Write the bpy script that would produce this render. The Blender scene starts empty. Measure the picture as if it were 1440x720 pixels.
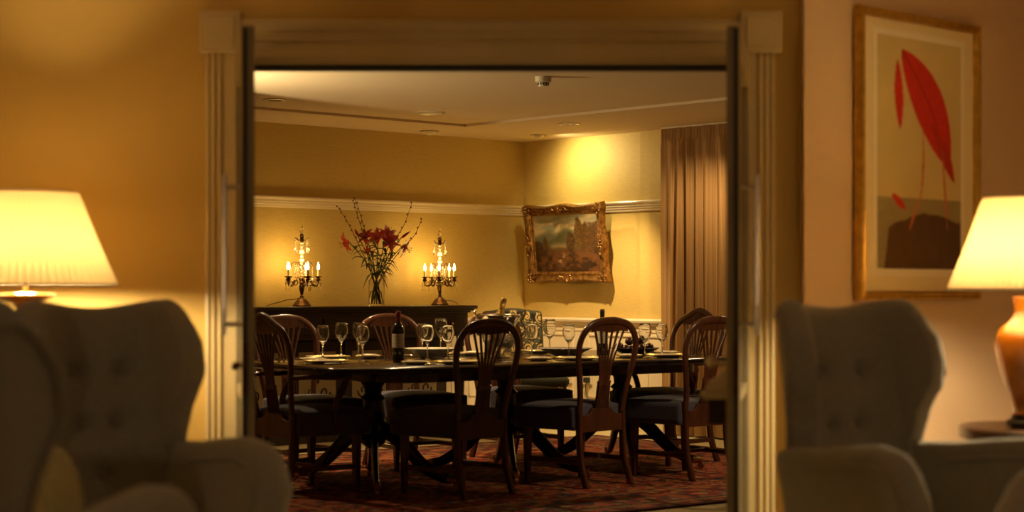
import bpy, bmesh, math, random
import numpy as np
from mathutils import Vector, Matrix, noise

sc = bpy.context.scene
PI = math.pi
R = math.radians
random.seed(7)

# ------------------------------------------------------------ camera, world, exposure
cam_d = bpy.data.cameras.new('camera')
cam = bpy.data.objects.new('camera', cam_d)
sc.collection.objects.link(cam)
cam.location = (0, 0, 1.2)
cam.rotation_euler = (R(90), 0, 0)
cam_d.sensor_width = 36
cam_d.lens = 61.25
cam_d.shift_y = 43 / 1440
cam_d.clip_end = 60
cam_d.dof.use_dof = True
cam_d.dof.focus_distance = 12.6
cam_d.dof.aperture_fstop = 1.9
sc.camera = cam
sc.view_settings.view_transform = 'Standard'
sc.view_settings.look = 'None'
sc.view_settings.gamma = 1
sc.view_settings.use_curve_mapping = False
sc.view_settings.exposure = 0.4
w = bpy.data.worlds.new('world'); sc.world = w
w.use_nodes = True
w.node_tree.nodes['Background'].inputs[0].default_value = (1.0, .72, .42, 1)
w.node_tree.nodes['Background'].inputs[1].default_value = .02

WARM = (1.0, .70, .34)

def light(name, kind, loc, energy, color=WARM, size=.05, target=None, cone=60, blend=.5, sx=None):
    d = bpy.data.lights.new(name, kind); d.energy = energy; d.color = color
    if kind == 'AREA':
        d.size = size
        if sx: d.shape = 'RECTANGLE'; d.size_y = sx
    else:
        d.shadow_soft_size = size
    if kind == 'SPOT': d.spot_size = R(cone); d.spot_blend = blend
    o = bpy.data.objects.new(name, d); sc.collection.objects.link(o); o.location = loc
    if target is not None:
        o.rotation_euler = (Vector(target) - Vector(loc)).to_track_quat('-Z', 'Y').to_euler()
    return o

# dining room spots: some sit in the ceiling fittings built below, the rest are unseen
light('picture_spot', 'SPOT', (.27, 14.72, 2.40), 24, (1.0, .80, .38), .015, (.78, 14.95, 1.95), 155, 1.0)
light('downlight_a', 'SPOT', (.445, 13.8, 2.44), 170, WARM, .03, (.70, 14.9, .1), 74, .8)
light('downlight_b', 'SPOT', (-1.72, 12.6, 2.46), 14, WARM, .03, (-1.5, 12.0, 0), 80, .8)
light('downlight_c', 'SPOT', (-.68, 14.35, 2.42), 8, WARM, .03, (-.75, 14.0, 0), 80, .8)
light('downlight_d', 'SPOT', (2.3, 12.2, 2.44), 50, WARM, .03, (1.2, 11.8, .3), 110, .7)
light('downlight_e', 'SPOT', (-2.6, 10.8, 2.46), 60, WARM, .03, (-1.2, 10.8, .5), 90, .7)
light('downlight_f', 'SPOT', (-.6, 11.6, 2.48), 120, WARM, .03, (-.4, 11.2, 0), 105, .7)
light('downlight_g', 'SPOT', (2.6, 8.9, 2.46), 110, (1.0, .70, .36), .03, (1.15, 10.6, .6), 46, .7)
light('uplight', 'SPOT', (-2.2, 10.6, 1.9), 95, (1.0, .76, .42), .04, (-2.2 + .733 + .27, 10.6 + .68 - .29, 1.9 + .70), 86, .2)
light('corner_light', 'SPOT', (1.5, 12.9, 2.44), 45, (1.0, .68, .32), .03, (1.1, 14.2, .6), 90, .8)
# added lounge fill: dim area overhead and two unseen points beside the camera
light('lounge_ceiling_fill', 'AREA', (0, 3.0, 2.66), 2, (1.0, .74, .46), 2.2)
light('lounge_fill_left', 'POINT', (-2.4, 2.6, 1.15), 10, (1.0, .74, .44), .12)
light('lounge_fill_right', 'POINT', (2.3, 2.4, 1.15), 8.5, (1.0, .74, .48), .12)

# ------------------------------------------------------------ materials
def s2l(c):
    return tuple((x / 12.92 if x <= .04045 else ((x + .055) / 1.055) ** 2.4) for x in c)

def mat(name, col, rough=.5, metal=0, noise_amt=0, nscale=20, bump=0, bscale=60, spec=.5, coat=0, sheen=0,
        trans=0, ior=1.45, emit=None, estr=0, stretch=None, col2=None):
    m = bpy.data.materials.new(name); m.use_nodes = True
    nt = m.node_tree; b = nt.nodes['Principled BSDF']
    b.inputs['Base Color'].default_value = (*col, 1)
    b.inputs['Roughness'].default_value = rough
    b.inputs['Metallic'].default_value = metal
    b.inputs['Specular IOR Level'].default_value = spec
    b.inputs['Coat Weight'].default_value = coat
    b.inputs['Coat Roughness'].default_value = .12
    b.inputs['Sheen Weight'].default_value = sheen
    b.inputs['Transmission Weight'].default_value = trans
    b.inputs['IOR'].default_value = ior
    if emit: b.inputs['Emission Color'].default_value = (*emit, 1); b.inputs['Emission Strength'].default_value = estr
    if noise_amt or bump:
        tc = nt.nodes.new('ShaderNodeTexCoord'); mp = nt.nodes.new('ShaderNodeMapping')
        nt.links.new(tc.outputs['Object'], mp.inputs[0])
        if stretch: mp.inputs['Scale'].default_value = stretch
    if noise_amt:
        n = nt.nodes.new('ShaderNodeTexNoise'); n.inputs['Scale'].default_value = nscale; n.inputs['Detail'].default_value = 5
        nt.links.new(mp.outputs[0], n.inputs['Vector'])
        r = nt.nodes.new('ShaderNodeValToRGB')
        c2 = col2 or tuple(x * (1 - noise_amt) for x in col)
        r.color_ramp.elements[0].color = (*c2, 1); r.color_ramp.elements[0].position = .3
        r.color_ramp.elements[1].color = (*col, 1); r.color_ramp.elements[1].position = .7
        nt.links.new(n.outputs['Fac'], r.inputs[0]); nt.links.new(r.outputs[0], b.inputs['Base Color'])
    if bump:
        n2 = nt.nodes.new('ShaderNodeTexNoise'); n2.inputs['Scale'].default_value = bscale; n2.inputs['Detail'].default_value = 3
        nt.links.new(mp.outputs[0], n2.inputs['Vector'])
        bp = nt.nodes.new('ShaderNodeBump'); bp.inputs['Strength'].default_value = bump; bp.inputs['Distance'].default_value = .005
        nt.links.new(n2.outputs['Fac'], bp.inputs['Height']); nt.links.new(bp.outputs[0], b.inputs['Normal'])
    return m

def vmat(name, rough=.7, bump=0, coat=0, spec=.4):
    m = mat(name, (1, 1, 1), rough, bump=bump, coat=coat, bscale=150, spec=spec)
    nt = m.node_tree; a = nt.nodes.new('ShaderNodeVertexColor'); a.layer_name = 'Col'
    nt.links.new(a.outputs[0], nt.nodes['Principled BSDF'].inputs['Base Color'])
    return m

def glassmat(name, tint=(1, 1, 1), rough=0.0):
    return mat(name, tint, rough, trans=1, ior=1.47)

M = {}
M['ochre_wall'] = mat('ochre wall paint', (.62, .41, .105), .62, noise_amt=.05, nscale=3, bump=.05, bscale=120)
M['peach_wall'] = mat('peach wall paint', (.66, .48, .31), .65, noise_amt=.04, nscale=3, bump=.05, bscale=120)
M['paper'] = mat('woven gold wallpaper', (.66, .475, .145), .55, noise_amt=.14, nscale=60, bump=.25, bscale=130, stretch=(.25, .25, 3))
M['white'] = mat('ivory gloss paint', (.78, .66, .46), .28, noise_amt=.03, nscale=5)
M['cream'] = mat('cream satin paint', (.58, .46, .24), .35, noise_amt=.03, nscale=5)
M['ceil'] = mat('ceiling paint', (.72, .58, .38), .8, noise_amt=.03, nscale=2)
M['carpet'] = mat('beige carpet', (.50, .40, .20), .95, noise_amt=.25, nscale=90, bump=.5, bscale=300)
M['mahog'] = mat('polished mahogany', (.105, .034, .015), .3, noise_amt=.5, nscale=9, stretch=(3, 3, .6), coat=.3)
M['mahog_dark'] = mat('dark polished mahogany', (.018, .010, .007), .14, noise_amt=.4, nscale=9, stretch=(3, .6, 3), coat=.5)
M['ebony'] = mat('black stained oak', (.028, .014, .009), .35, noise_amt=.4, nscale=8, stretch=(.6, 3, 3))
M['navy'] = mat('navy seat fabric', (.075, .072, .115), .85, noise_amt=.25, nscale=80, bump=.3, bscale=250, sheen=.25)
M['wool'] = mat('grey green wool upholstery', (.31, .285, .215), .95, noise_amt=.28, nscale=120, bump=.5, bscale=260, sheen=.3)
M['wool_lit'] = mat('lamplit wool upholstery', (.40, .34, .14), .95, noise_amt=.2, nscale=120, bump=.5, bscale=260, sheen=.3)  # yellow lamplight on one arm put into the wool colour
M['wool_pale'] = mat('pale fawn wool upholstery', (.40, .34, .25), .95, noise_amt=.2, nscale=120, bump=.5, bscale=260, sheen=.3)
M['curtain'] = mat('striped bronze curtain cloth', (.52, .30, .11), .7, noise_amt=.45, nscale=26, stretch=(3, 3, .02), bump=.2, bscale=90)
M['brass'] = mat('aged brass', (.62, .36, .11), .32, metal=1, noise_amt=.4, nscale=30)
M['bronze'] = mat('dark bronze', (.13, .065, .028), .5, metal=1, noise_amt=.5, nscale=40)
M['gilt'] = mat('old gilt', (.40, .22, .06), .38, metal=.75, noise_amt=.65, nscale=28, bump=.5, bscale=60, col2=(.12, .045, .012))
M['gilt_clean'] = mat('bright gilt', (.66, .40, .07), .28, metal=.8, noise_amt=.35, nscale=25)
M['silver'] = mat('polished silver', (.82, .78, .68), .14, metal=1)
M['silver_old'] = mat('embossed silver', (.72, .62, .42), .22, metal=1, bump=.9, bscale=70)
M['glass'] = glassmat('clear glass')
M['crystal'] = mat('cut crystal', (1, .97, .9), 0, trans=1, ior=1.6)
M['bottle'] = mat('dark green bottle glass', (.006, .012, .006), .06, spec=.7, coat=.6)
M['label'] = mat('cream bottle label', (.62, .55, .40), .6, noise_amt=.1, nscale=30)
M['ink'] = mat('printed ink', (.06, .04, .03), .7)
M['capsule'] = mat('red foil capsule', (.22, .035, .02), .35, metal=.3)
M['capsule_dark'] = mat('black foil capsule', (.03, .025, .02), .3, metal=.3)
M['goldfoil'] = mat('gold foil', (.85, .60, .18), .25, metal=.9, bump=.5, bscale=90)
M['china'] = mat('white china', (.80, .72, .55), .15, coat=.4)
M['china_grey'] = mat('grey stoneware', (.30, .26, .20), .35, noise_amt=.2, nscale=20)
M['linen'] = mat('ivory linen', (.80, .72, .56), .9, bump=.3, bscale=200)
M['darkfruit'] = mat('dark plum skin', (.05, .015, .012), .25, coat=.3, noise_amt=.3, nscale=30)
M['candle'] = mat('ivory candle tube', (.80, .62, .32), .5)
M['bulb'] = mat('glowing candle bulb', (1, .8, .4), .3, emit=(1.0, .60, .20), estr=40)
M['petal'] = mat('crimson lily petal', (.42, .018, .014), .5, noise_amt=.5, nscale=60)
M['leaf'] = mat('green leaf', (.07, .10, .025), .5, noise_amt=.3, nscale=40)
M['twig'] = mat('brown twig bark', (.09, .035, .02), .8, noise_amt=.4, nscale=50)
M['anther'] = mat('orange anther', (.30, .10, .02), .8)
M['water'] = mat('still water', (.95, .97, .9), 0, trans=1, ior=1.33)
M['cord'] = mat('dark flex', (.05, .03, .02), .6)
M['plastic'] = mat('ivory plastic', (.74, .66, .48), .4)
M['blackp'] = mat('black plastic', (.02, .02, .02), .4)
M['steel'] = mat('brushed steel', (.55, .5, .42), .3, metal=1, noise_amt=.2, nscale=60)
M['doorgrey'] = mat('weathered olive door paint', (.30, .24, .13), .4, noise_amt=.15, nscale=8)
M['seal_shadow'] = mat('dark rubber seal and head shadow', (.035, .034, .028), .6)
M['ceramic'] = mat('amber glazed ceramic', (.42, .125, .004), .22, coat=.8, noise_amt=.3, nscale=7)
M['ebonised'] = mat('ebonised wood stand', (.02, .014, .01), .3)
M['darkbrown'] = mat('dark walnut', (.09, .04, .022), .3, noise_amt=.4, nscale=10, stretch=(.5, 4, 4), coat=.3)
M['mapleish'] = mat('honey coloured wood', (.50, .26, .09), .35, noise_amt=.3, nscale=8, stretch=(.5, 4, 4), coat=.3)
M['print'] = vmat('print paper', .6)
M['oil'] = vmat('oil paint on canvas', .42, bump=.35)
M['rug'] = vmat('knotted wool rug', .95, bump=.6, spec=.2)
M['damask'] = vmat('damask weave', .8, bump=.15)
M['mount'] = mat('pale mount board', (.76, .64, .38), .8)
M['tile'] = mat('cream fire tile', (.36, .29, .16), .3)

def shade_material():
    m = bpy.data.materials.new('pleated silk shade'); m.use_nodes = True
    nt = m.node_tree; N = nt.nodes; L = nt.links
    b = N['Principled BSDF']; out = N['Material Output']
    b.inputs['Base Color'].default_value = (.85, .74, .50, 1); b.inputs['Roughness'].default_value = .9
    b.inputs['Emission Color'].default_value = (1.0, .78, .42, 1); b.inputs['Emission Strength'].default_value = .05
    t = N.new('ShaderNodeBsdfTranslucent'); t.inputs[0].default_value = (.62, .53, .35, 1)
    mx = N.new('ShaderNodeMixShader'); mx.inputs[0].default_value = .55
    L.new(b.outputs[0], mx.inputs[1]); L.new(t.outputs[0], mx.inputs[2]); L.new(mx.outputs[0], out.inputs[0])
    return m
M['shade'] = shade_material()

# ------------------------------------------------------------ mesh helpers
class MB:
    def __init__(s): s.v = []; s.f = []
    def add(s, vs, fs):
        o = len(s.v); s.v += [tuple(v) for v in vs]; s.f += [tuple(i + o for i in f) for f in fs]; return s
    def box(s, c, d, rz=0, rx=0, ry=0, taper=1):
        hx, hy, hz = d[0] / 2, d[1] / 2, d[2] / 2
        m = Matrix.Rotation(rz, 3, 'Z') @ Matrix.Rotation(rx, 3, 'X') @ Matrix.Rotation(ry, 3, 'Y')
        vs = []
        for z in (-1, 1):
            k = taper if z < 0 else 1
            for x, y in ((-1, -1), (1, -1), (1, 1), (-1, 1)):
                vs.append(Vector(c) + m @ Vector((x * hx * k, y * hy * k, z * hz)))
        return s.add(vs, [(3, 2, 1, 0), (4, 5, 6, 7), (0, 1, 5, 4), (1, 2, 6, 5), (2, 3, 7, 6), (3, 0, 4, 7)])
    def lathe(s, prof, c=(0, 0, 0), n=20, sx=1, sy=1, mod=None, a0=0):
        vs = []; fs = []; k = len(prof)
        for i in range(n):
            a = a0 + 2 * PI * i / n
            for j, (r, z) in enumerate(prof):
                q = mod(a, z) if mod else 1
                vs.append((c[0] + math.cos(a) * r * sx * q, c[1] + math.sin(a) * r * sy * q, c[2] + z))
        for i in range(n):
            i2 = (i + 1) % n
            for j in range(k - 1):
                fs.append((i * k + j, i2 * k + j, i2 * k + j + 1, i * k + j + 1))
        if prof[0][0] > 1e-4: fs.append(tuple(i * k for i in range(n))[::-1])
        if prof[-1][0] > 1e-4: fs.append(tuple(i * k + k - 1 for i in range(n)))
        return s.add(vs, fs)
    def shell(s, prof, c=(0, 0, 0), n=20, mod=None, sx=1, sy=1):
        """lathe of a closed profile loop (no caps)"""
        vs = []; fs = []; k = len(prof)
        for i in range(n):
            a = 2 * PI * i / n
            for (r, z) in prof:
                q = mod(a, z) if mod else 1
                vs.append((c[0] + math.cos(a) * r * q * sx, c[1] + math.sin(a) * r * q * sy, c[2] + z))
        for i in range(n):
            i2 = (i + 1) % n
            for j in range(k):
                j2 = (j + 1) % k
                fs.append((i * k + j, i2 * k + j, i2 * k + j2, i * k + j2))
        return s.add(vs, fs)
    def tube(s, path, r, n=8, r2=None, up=(0, 0, 1), power=1.0):
        """sweep an ellipse: r across (in the plane normal to up), r2 along the up-ish direction; r may be a list"""
        P = [Vector(p) for p in path]; m = len(P)
        rr = r if isinstance(r, (list, tuple)) else [r] * m
        r2l = rr if r2 is None else (r2 if isinstance(r2, (list, tuple)) else [r2] * m)
        up = Vector(up).normalized(); vs = []; fs = []; last = None
        for i in range(m):
            t = (P[min(i + 1, m - 1)] - P[max(i - 1, 0)]).normalized()
            a = up.cross(t)
            if a.length < .15:
                a = last if last is not None else Vector((1, 0, 0)).cross(t)
                if a.length < .1: a = Vector((0, 1, 0)).cross(t)
            a.normalize()
            if last is not None and a.dot(last) < 0: a = -a
            last = a; b = t.cross(a).normalized()
            for k in range(n):
                q = 2 * PI * (k + .5) / n
                cx, sy = math.cos(q), math.sin(q)
                if power != 1: cx = math.copysign(abs(cx) ** power, cx); sy = math.copysign(abs(sy) ** power, sy)
                vs.append(P[i] + a * cx * rr[i] + b * sy * r2l[i])
        for i in range(m - 1):
            for k in range(n):
                k2 = (k + 1) % n
                fs.append((i * n + k, i * n + k2, (i + 1) * n + k2, (i + 1) * n + k))
        fs.append(tuple(range(n))[::-1]); fs.append(tuple((m - 1) * n + k for k in range(n)))
        return s.add(vs, fs)
    def ball(s, c, r, n=10, sz=1, sx=1, sy=1):
        k = max(4, n // 2 + 1)
        return s.lathe([(r * math.sin(PI * i / k) if 0 < i < k else 0, -r * sz * math.cos(PI * i / k)) for i in range(k + 1)], c, n, sx, sy)
    def prism(s, poly, y0, y1, m=None):
        """polygon in x,z extruded along y"""
        n = len(poly); vs = [(x, y0, z) for x, z in poly] + [(x, y1, z) for x, z in poly]
        if m: vs = [m @ Vector(v) for v in vs]
        fs = [tuple(range(n)), tuple(range(n, 2 * n))[::-1]] + [(i, i + n, (i + 1) % n + n, (i + 1) % n) for i in range(n)]
        return s.add(vs, fs)
    def slabxy(s, poly, z0, z1):
        n = len(poly); vs = [(x, y, z0) for x, y in poly] + [(x, y, z1) for x, y in poly]
        return s.add(vs, [tuple(range(n))[::-1], tuple(range(n, 2 * n))] + [(i, (i + 1) % n, (i + 1) % n + n, i + n) for i in range(n)])
    def grid(s, fn, nu, nv):
        o = [fn(i / nu, j / nv) for i in range(nu + 1) for j in range(nv + 1)]
        return s.add(o, [(i * (nv + 1) + j, (i + 1) * (nv + 1) + j, (i + 1) * (nv + 1) + j + 1, i * (nv + 1) + j + 1) for i in range(nu) for j in range(nv)])
    def padded(s, fin, fout, nu, nv, seg=5):
        """closed cushion between two surfaces fin(u,v), fout(u,v) with a rounded rim"""
        A = [[Vector(fin(i / nu, j / nv)) for j in range(nv + 1)] for i in range(nu + 1)]
        B = [[Vector(fout(i / nu, j / nv)) for j in range(nv + 1)] for i in range(nu + 1)]
        flat = [A[i][j] for i in range(nu + 1) for j in range(nv + 1)] + [B[i][j] for i in range(nu + 1) for j in range(nv + 1)]
        q = (nu + 1) * (nv + 1); ix = lambda i, j: i * (nv + 1) + j
        fs = []
        for i in range(nu):
            for j in range(nv):
                fs.append((ix(i, j), ix(i + 1, j), ix(i + 1, j + 1), ix(i, j + 1)))
                fs.append((q + ix(i, j), q + ix(i, j + 1), q + ix(i + 1, j + 1), q + ix(i + 1, j)))
        rim = [(i, 0) for i in range(nu)] + [(nu, j) for j in range(nv)] + [(i, nv) for i in range(nu, 0, -1)] + [(0, j) for j in range(nv, 0, -1)]
        rings = []
        for (i, j) in rim:
            a, b = A[i][j], B[i][j]
            ii = min(max(i, 1), nu - 1); jj = min(max(j, 1), nv - 1)
            if i in (0, nu) and j not in (0, nv): jj = j
            if j in (0, nv) and i not in (0, nu): ii = i
            out = ((a + b) / 2 - (A[ii][jj] + B[ii][jj]) / 2)
            ab = b - a
            if ab.length > 1e-6: out = out - ab * out.dot(ab) / ab.length_squared
            out = out.normalized() if out.length > 1e-6 else Vector((0, 0, 0))
            rad = ab.length / 2; c = (a + b) / 2; ring = [ix(i, j)]
            for k in range(1, seg):
                t = PI * k / seg
                flat.append(c - ab / 2 * math.cos(t) + out * rad * math.sin(t) * .9); ring.append(len(flat) - 1)
            ring.append(q + ix(i, j)); rings.append(ring)
        for k in range(len(rings)):
            r1, r2 = rings[k], rings[(k + 1) % len(rings)]
            for t in range(seg): fs.append((r1[t], r1[t + 1], r2[t + 1], r2[t]))
        return s.add(flat, fs)
    def xf(s, m):
        s.v = [tuple(m @ Vector(v)) for v in s.v]; return s
    def build(s, name, m, parent=None, smooth=30, bev=0, cols=None, sub=0):
        me = bpy.data.meshes.new(name); me.from_pydata(s.v, [], s.f); me.update()
        b = bmesh.new(); b.from_mesh(me); bmesh.ops.recalc_face_normals(b, faces=b.faces); b.to_mesh(me); b.free()
        if cols is not None:
            at = me.color_attributes.new('Col', 'FLOAT_COLOR', 'POINT')
            at.data.foreach_set('color', np.asarray(cols, dtype=np.float32).ravel())
        me.materials.append(m)
        if smooth:
            me.polygons.foreach_set('use_smooth', [True] * len(me.polygons))
            me.set_sharp_from_angle(angle=R(smooth))
        o = bpy.data.objects.new(name, me); sc.collection.objects.link(o)
        if parent: o.parent = parent
        if bev:
            bm_ = o.modifiers.new('bevel', 'BEVEL'); bm_.width = bev; bm_.segments = 2; bm_.limit_method = 'ANGLE'; bm_.angle_limit = R(35)
        if sub:
            su = o.modifiers.new('subdivision', 'SUBSURF'); su.levels = sub; su.render_levels = sub
        return o

def thing(name, label, cat, loc=(0, 0, 0), rz=0, group=None):
    o = bpy.data.objects.new(name, None); sc.collection.objects.link(o); o.empty_display_size = .1
    o.location = loc; o.rotation_euler = (0, 0, rz); o['label'] = label; o['category'] = cat
    if group: o['group'] = group
    return o
def tag(o, label, cat, group=None, loc=None, rz=None):
    o['label'] = label; o['category'] = cat
    if group: o['group'] = group
    if loc: o.location = loc
    if rz is not None: o.rotation_euler = (0, 0, rz)
    return o
def struct(o, label=None, cat=None):
    o['kind'] = 'structure'
    if label: o['label'] = label
    if cat: o['category'] = cat
    return o
def kids(o): return [c for c in sc.collection.objects if c.parent == o]
def copy_tree(o, parent=None):
    c = o.copy(); sc.collection.objects.link(c); c.parent = parent
    for ch in kids(o): copy_tree(ch, c)
    return c
def dup(o, label, loc, rz=0, group=None):
    c = copy_tree(o); c['label'] = label; c.location = loc; c.rotation_euler = (0, 0, rz)
    if group: c['group'] = group
    return c

def catmull(pts, n=8):
    P = [Vector(p) for p in pts]; out = []
    for i in range(len(P) - 1):
        p0 = P[max(i - 1, 0)]; p1 = P[i]; p2 = P[i + 1]; p3 = P[min(i + 2, len(P) - 1)]
        for k in range(n):
            t = k / n
            out.append(.5 * ((2 * p1) + (p2 - p0) * t + (2 * p0 - 5 * p1 + 4 * p2 - p3) * t * t + (3 * p1 - p0 - 3 * p2 + p3) * t ** 3))
    out.append(P[-1]); return out
def interp(x, xs, ys): return float(np.interp(x, xs, ys))

# ------------------------------------------------------------ frames of reference
KX, KY = .11, 15.55                         # far corner of the dining room
LD = (-.733, -.680); LN = (.680, -.733)      # along the left wall / out from it
RZL = math.atan2(.680, .733)                 # things against the sideboard wall
RZR = RZL - PI / 2                           # things against the painting wall
def room(t, d): return (KX + LD[0] * t + LN[0] * d, KY + LD[1] * t + LN[1] * d)
TA = R(37)                                   # the dining table's own axis
TU = (math.cos(TA), math.sin(TA)); TN = (-math.sin(TA), math.cos(TA))
def tab(u, n): return (TU[0] * u + TN[0] * n, TU[1] * u + TN[1] * n)

# ------------------------------------------------------------ setting
def planar(poly, z): return MB().add([(x, y, z) for x, y in poly], [tuple(range(len(poly)))])
DY = 6.68                                    # lounge face of the door wall
DYB = 6.86
floor = struct(MB().slabxy([(-5, -2.5), (5.2, -2.5), (5.2, 16.5), (-5, 16.5)], -.1, 0).build('floor', M['carpet']))

L0 = room(0, 0); L1 = room(6.2, 0); R1 = room(0, 6.0)
CEIL = 2.489; UP = 2.509
def wall_slab(p, q, z0, z1, thick, name, m, label=None):
    """slab whose visible face runs p->q with the room on its right-hand side; thickness goes to the left"""
    d = Vector((q[0] - p[0], q[1] - p[1])).normalized(); n = Vector((-d.y, d.x)) * thick
    return struct(MB().slabxy([p, q, (q[0] + n.x, q[1] + n.y), (p[0] + n.x, p[1] + n.y)], z0, z1).build(name, m, smooth=0))
wl = wall_slab(room(6.2, 0), room(-.12, 0), 0, 2.6, .12, 'wall_sideboard_side', M['paper'])
wr = wall_slab(room(0, -.0), room(0, 6.2), 0, 2.6, .12, 'wall_painting_side', M['paper'])
struct(MB().slabxy([(-4.6, 6.86), (-4.45, 6.86), (-4.45, 11.5), (-4.6, 11.5)], 0, 2.6).build('wall_left', M['paper'], smooth=0))
struct(MB().slabxy([(4.3, 6.86), (4.45, 6.86), (4.45, 11.4), (4.3, 11.4)], 0, 2.6).build('wall_right', M['paper'], smooth=0))
struct(MB().slabxy([(-4.6, 6.86), (4.45, 6.86), (4.45, 11.5), (.2, 16.0), (-.1, 16.0), (-4.6, 11.6)], UP, UP + .1).build('ceiling', M['ceil'], smooth=0))
so = MB(); so.slabxy([room(-.0, 0), room(6.1, 0), room(6.1, .77), room(0, .77)], CEIL, UP)
so.slabxy([room(0, .77), room(1.38, .77), room(1.38, 6.0), room(0, 6.0)], CEIL, UP)
struct(so.build('ceiling_border', M['ceil'], smooth=0))
# shallow pier in the painting wall
pier = MB(); a = room(0.0, 1.44); 
pier.slabxy([room(0, 1.44), room(0, 6), room(.035, 6), room(.035, 1.44)], 0, CEIL)
struct(pier.build('wall_pier', M['paper'], smooth=0))
# lounge
op0, op1, OPZ = -1.04, .885, 2.065
dw = MB()
dw.slabxy([(-3.6, DY), (op0, DY), (op0, DYB), (-3.6, DYB)], 0, 2.75)
dw.slabxy([(op1, DY), (1.135, DY), (1.135, DYB), (op1, DYB)], 0, 2.75)
dw.slabxy([(op0, DY), (op1, DY), (op1, DYB), (op0, DYB)], OPZ, 2.75)
struct(dw.build('wall_doorway', M['ochre_wall'], smooth=0))
dwr = MB(); dwr.slabxy([(1.135, DYB - .1), (1.135, DYB), (4.45, DYB), (4.45, DYB - .02), (1.30, DYB - .02)], 0, 2.75)
AD = (.727, .687); AN = (.687, -.727); RZA = math.atan2(.687, .727)
A0 = (1.107, 6.60)
def ang(t, d=0): return (A0[0] + AD[0] * t + AN[0] * d, A0[1] + AD[1] * t + AN[1] * d)
a1 = ang(3.4)
struct(MB().slabxy([A0, a1, ang(3.4, -.12), (ang(.25, -.12)), (1.107, 6.70)], 0, 2.75).build('wall_flanking', M['peach_wall'], smooth=0))
struct(MB().slabxy([(-3.75, -2.4), (-3.6, -2.4), (-3.6, DYB), (-3.75, DYB)], 0, 2.75).build('wall_lounge_left', M['ochre_wall'], smooth=0))
struct(MB().slabxy([(a1[0] - .02, -2.4), (a1[0] + .13, -2.4), (a1[0] + .13, a1[1] + .1), (a1[0] - .02, a1[1])], 0, 2.75).build('wall_lounge_right', M['peach_wall'], smooth=0))
struct(MB().slabxy([(-3.75, -2.5), (3.8, -2.5), (3.8, -2.4), (-3.75, -2.4)], 0, 2.75).build('wall_lounge_back', M['ochre_wall'], smooth=0))
struct(MB().slabxy([(-3.75, -2.5), (3.8, -2.5), (3.8, 9.2), (2.8, 9.2), (1.2, 6.76), (-3.75, 6.76)], 2.75, 2.85).build('ceiling_lounge', M['ceil'], smooth=0))

# casing of the doorway: fluted pilasters, corner blocks, head
def casing(x0, x1, name):
    t = MB()
    wd = x1 - x0
    prof = [(0, 0), (0, .022), (.012, .026), (.022, .018), (.034, .028), (.046, .018), (.058, .028), (.070, .018), (wd - .012, .016), (wd, .020), (wd, 0)]
    if name == 'right': prof = [(wd - a_, b_) for a_, b_ in prof][::-1]
    t.slabxy([(x0 + a_, DY - b_) for a_, b_ in prof], 0, 2.10)
    return t
cs = casing(-1.172, -1.04, 'left'); struct(cs.build('trim_1', M['cream'], smooth=25))
cs = casing(.885, 1.005, 'right'); struct(cs.build('trim_2', M['cream'], smooth=25))
for nm, x0, x1 in (('trim_3', -1.19, -1.035), ('trim_4', .872, 1.03)):
    b = MB(); b.box(((x0 + x1) / 2, DY - .022, 2.172), (x1 - x0, .044, .158)); b.box(((x0 + x1) / 2, DY - .048, 2.172), (x1 - x0 - .04, .01, .118))
    struct(b.build(nm, M['cream'], bev=.006))
hd = MB()
hprof = [(2.065, .014), (2.08, .02), (2.13, .016), (2.14, .030), (2.15, .018), (2.17, .018), (2.18, .030), (2.205, .034), (2.222, .020), (2.222, 0), (2.065, 0)]
hd.add([(x, DY - d_, z) for x in (-1.035, .872) for z, d_ in hprof],
       [tuple(range(11)), tuple(range(11, 22))[::-1]] + [(i, (i + 1) % 11, (i + 1) % 11 + 11, i + 11) for i in range(11)])
struct(hd.build('trim_5', M['cream'], smooth=25))
struct(MB().box((-.0775, DY + .03, 2.042), (1.90, .05, .022)).build('trim_13', M['seal_shadow'], smooth=0))  # dark strip added under the opening head for its shadow line
jb = MB(); jb.box((-1.035, (DY + DYB) / 2, 1.03), (.012, .19, 2.06)); jb.box((.88, (DY + DYB) / 2, 1.03), (.012, .19, 2.06)); jb.box((-.0775, (DY + DYB) / 2, 2.058), (1.92, .19, .014))
struct(jb.build('trim_6', M['cream'], smooth=0))

# picture rail and dado rail and wainscot of the dining room
def run(prof, p, q, name, m):
    """prof: list of (out, z); run along p->q, room to the right of the direction"""
    d = Vector((q[0] - p[0], q[1] - p[1])).normalized(); n = Vector((d.y, -d.x)); k = len(prof)
    vs = [(P_[0] + n.x * o_, P_[1] + n.y * o_, z) for P_ in (p, q) for o_, z in prof]
    return struct(MB().add(vs, [tuple(range(k)), tuple(range(k, 2 * k))[::-1]] + [(i, i + k, (i + 1) % k + k, (i + 1) % k) for i in range(k)]).build(name, m, smooth=25))
rail = [(0, 1.825), (.012, 1.828), (.016, 1.838), (.016, 1.846), (.024, 1.852), (.024, 1.866), (.032, 1.870), (.032, 1.886), (.044, 1.894), (.048, 1.905), (.044, 1.914), (.012, 1.918), (0, 1.918)]
dado = [(0, .870), (.012, .872), (.020, .884), (.020, .892), (.034, .900), (.038, .915), (.032, .928), (0, .932)]
skirt = [(0, 0), (.022, 0), (.022, .13), (.015, .14), (.017, .155), (.008, .165), (0, .168)]
run(rail, room(6.1, 0), room(0, 0), 'trim_7', M['white'])
run(rail, room(0, 0), room(0, 1.44), 'trim_8', M['white'])
run(rail, room(.035, 1.44), room(.035, 6), 'trim_9', M['white'])
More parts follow.
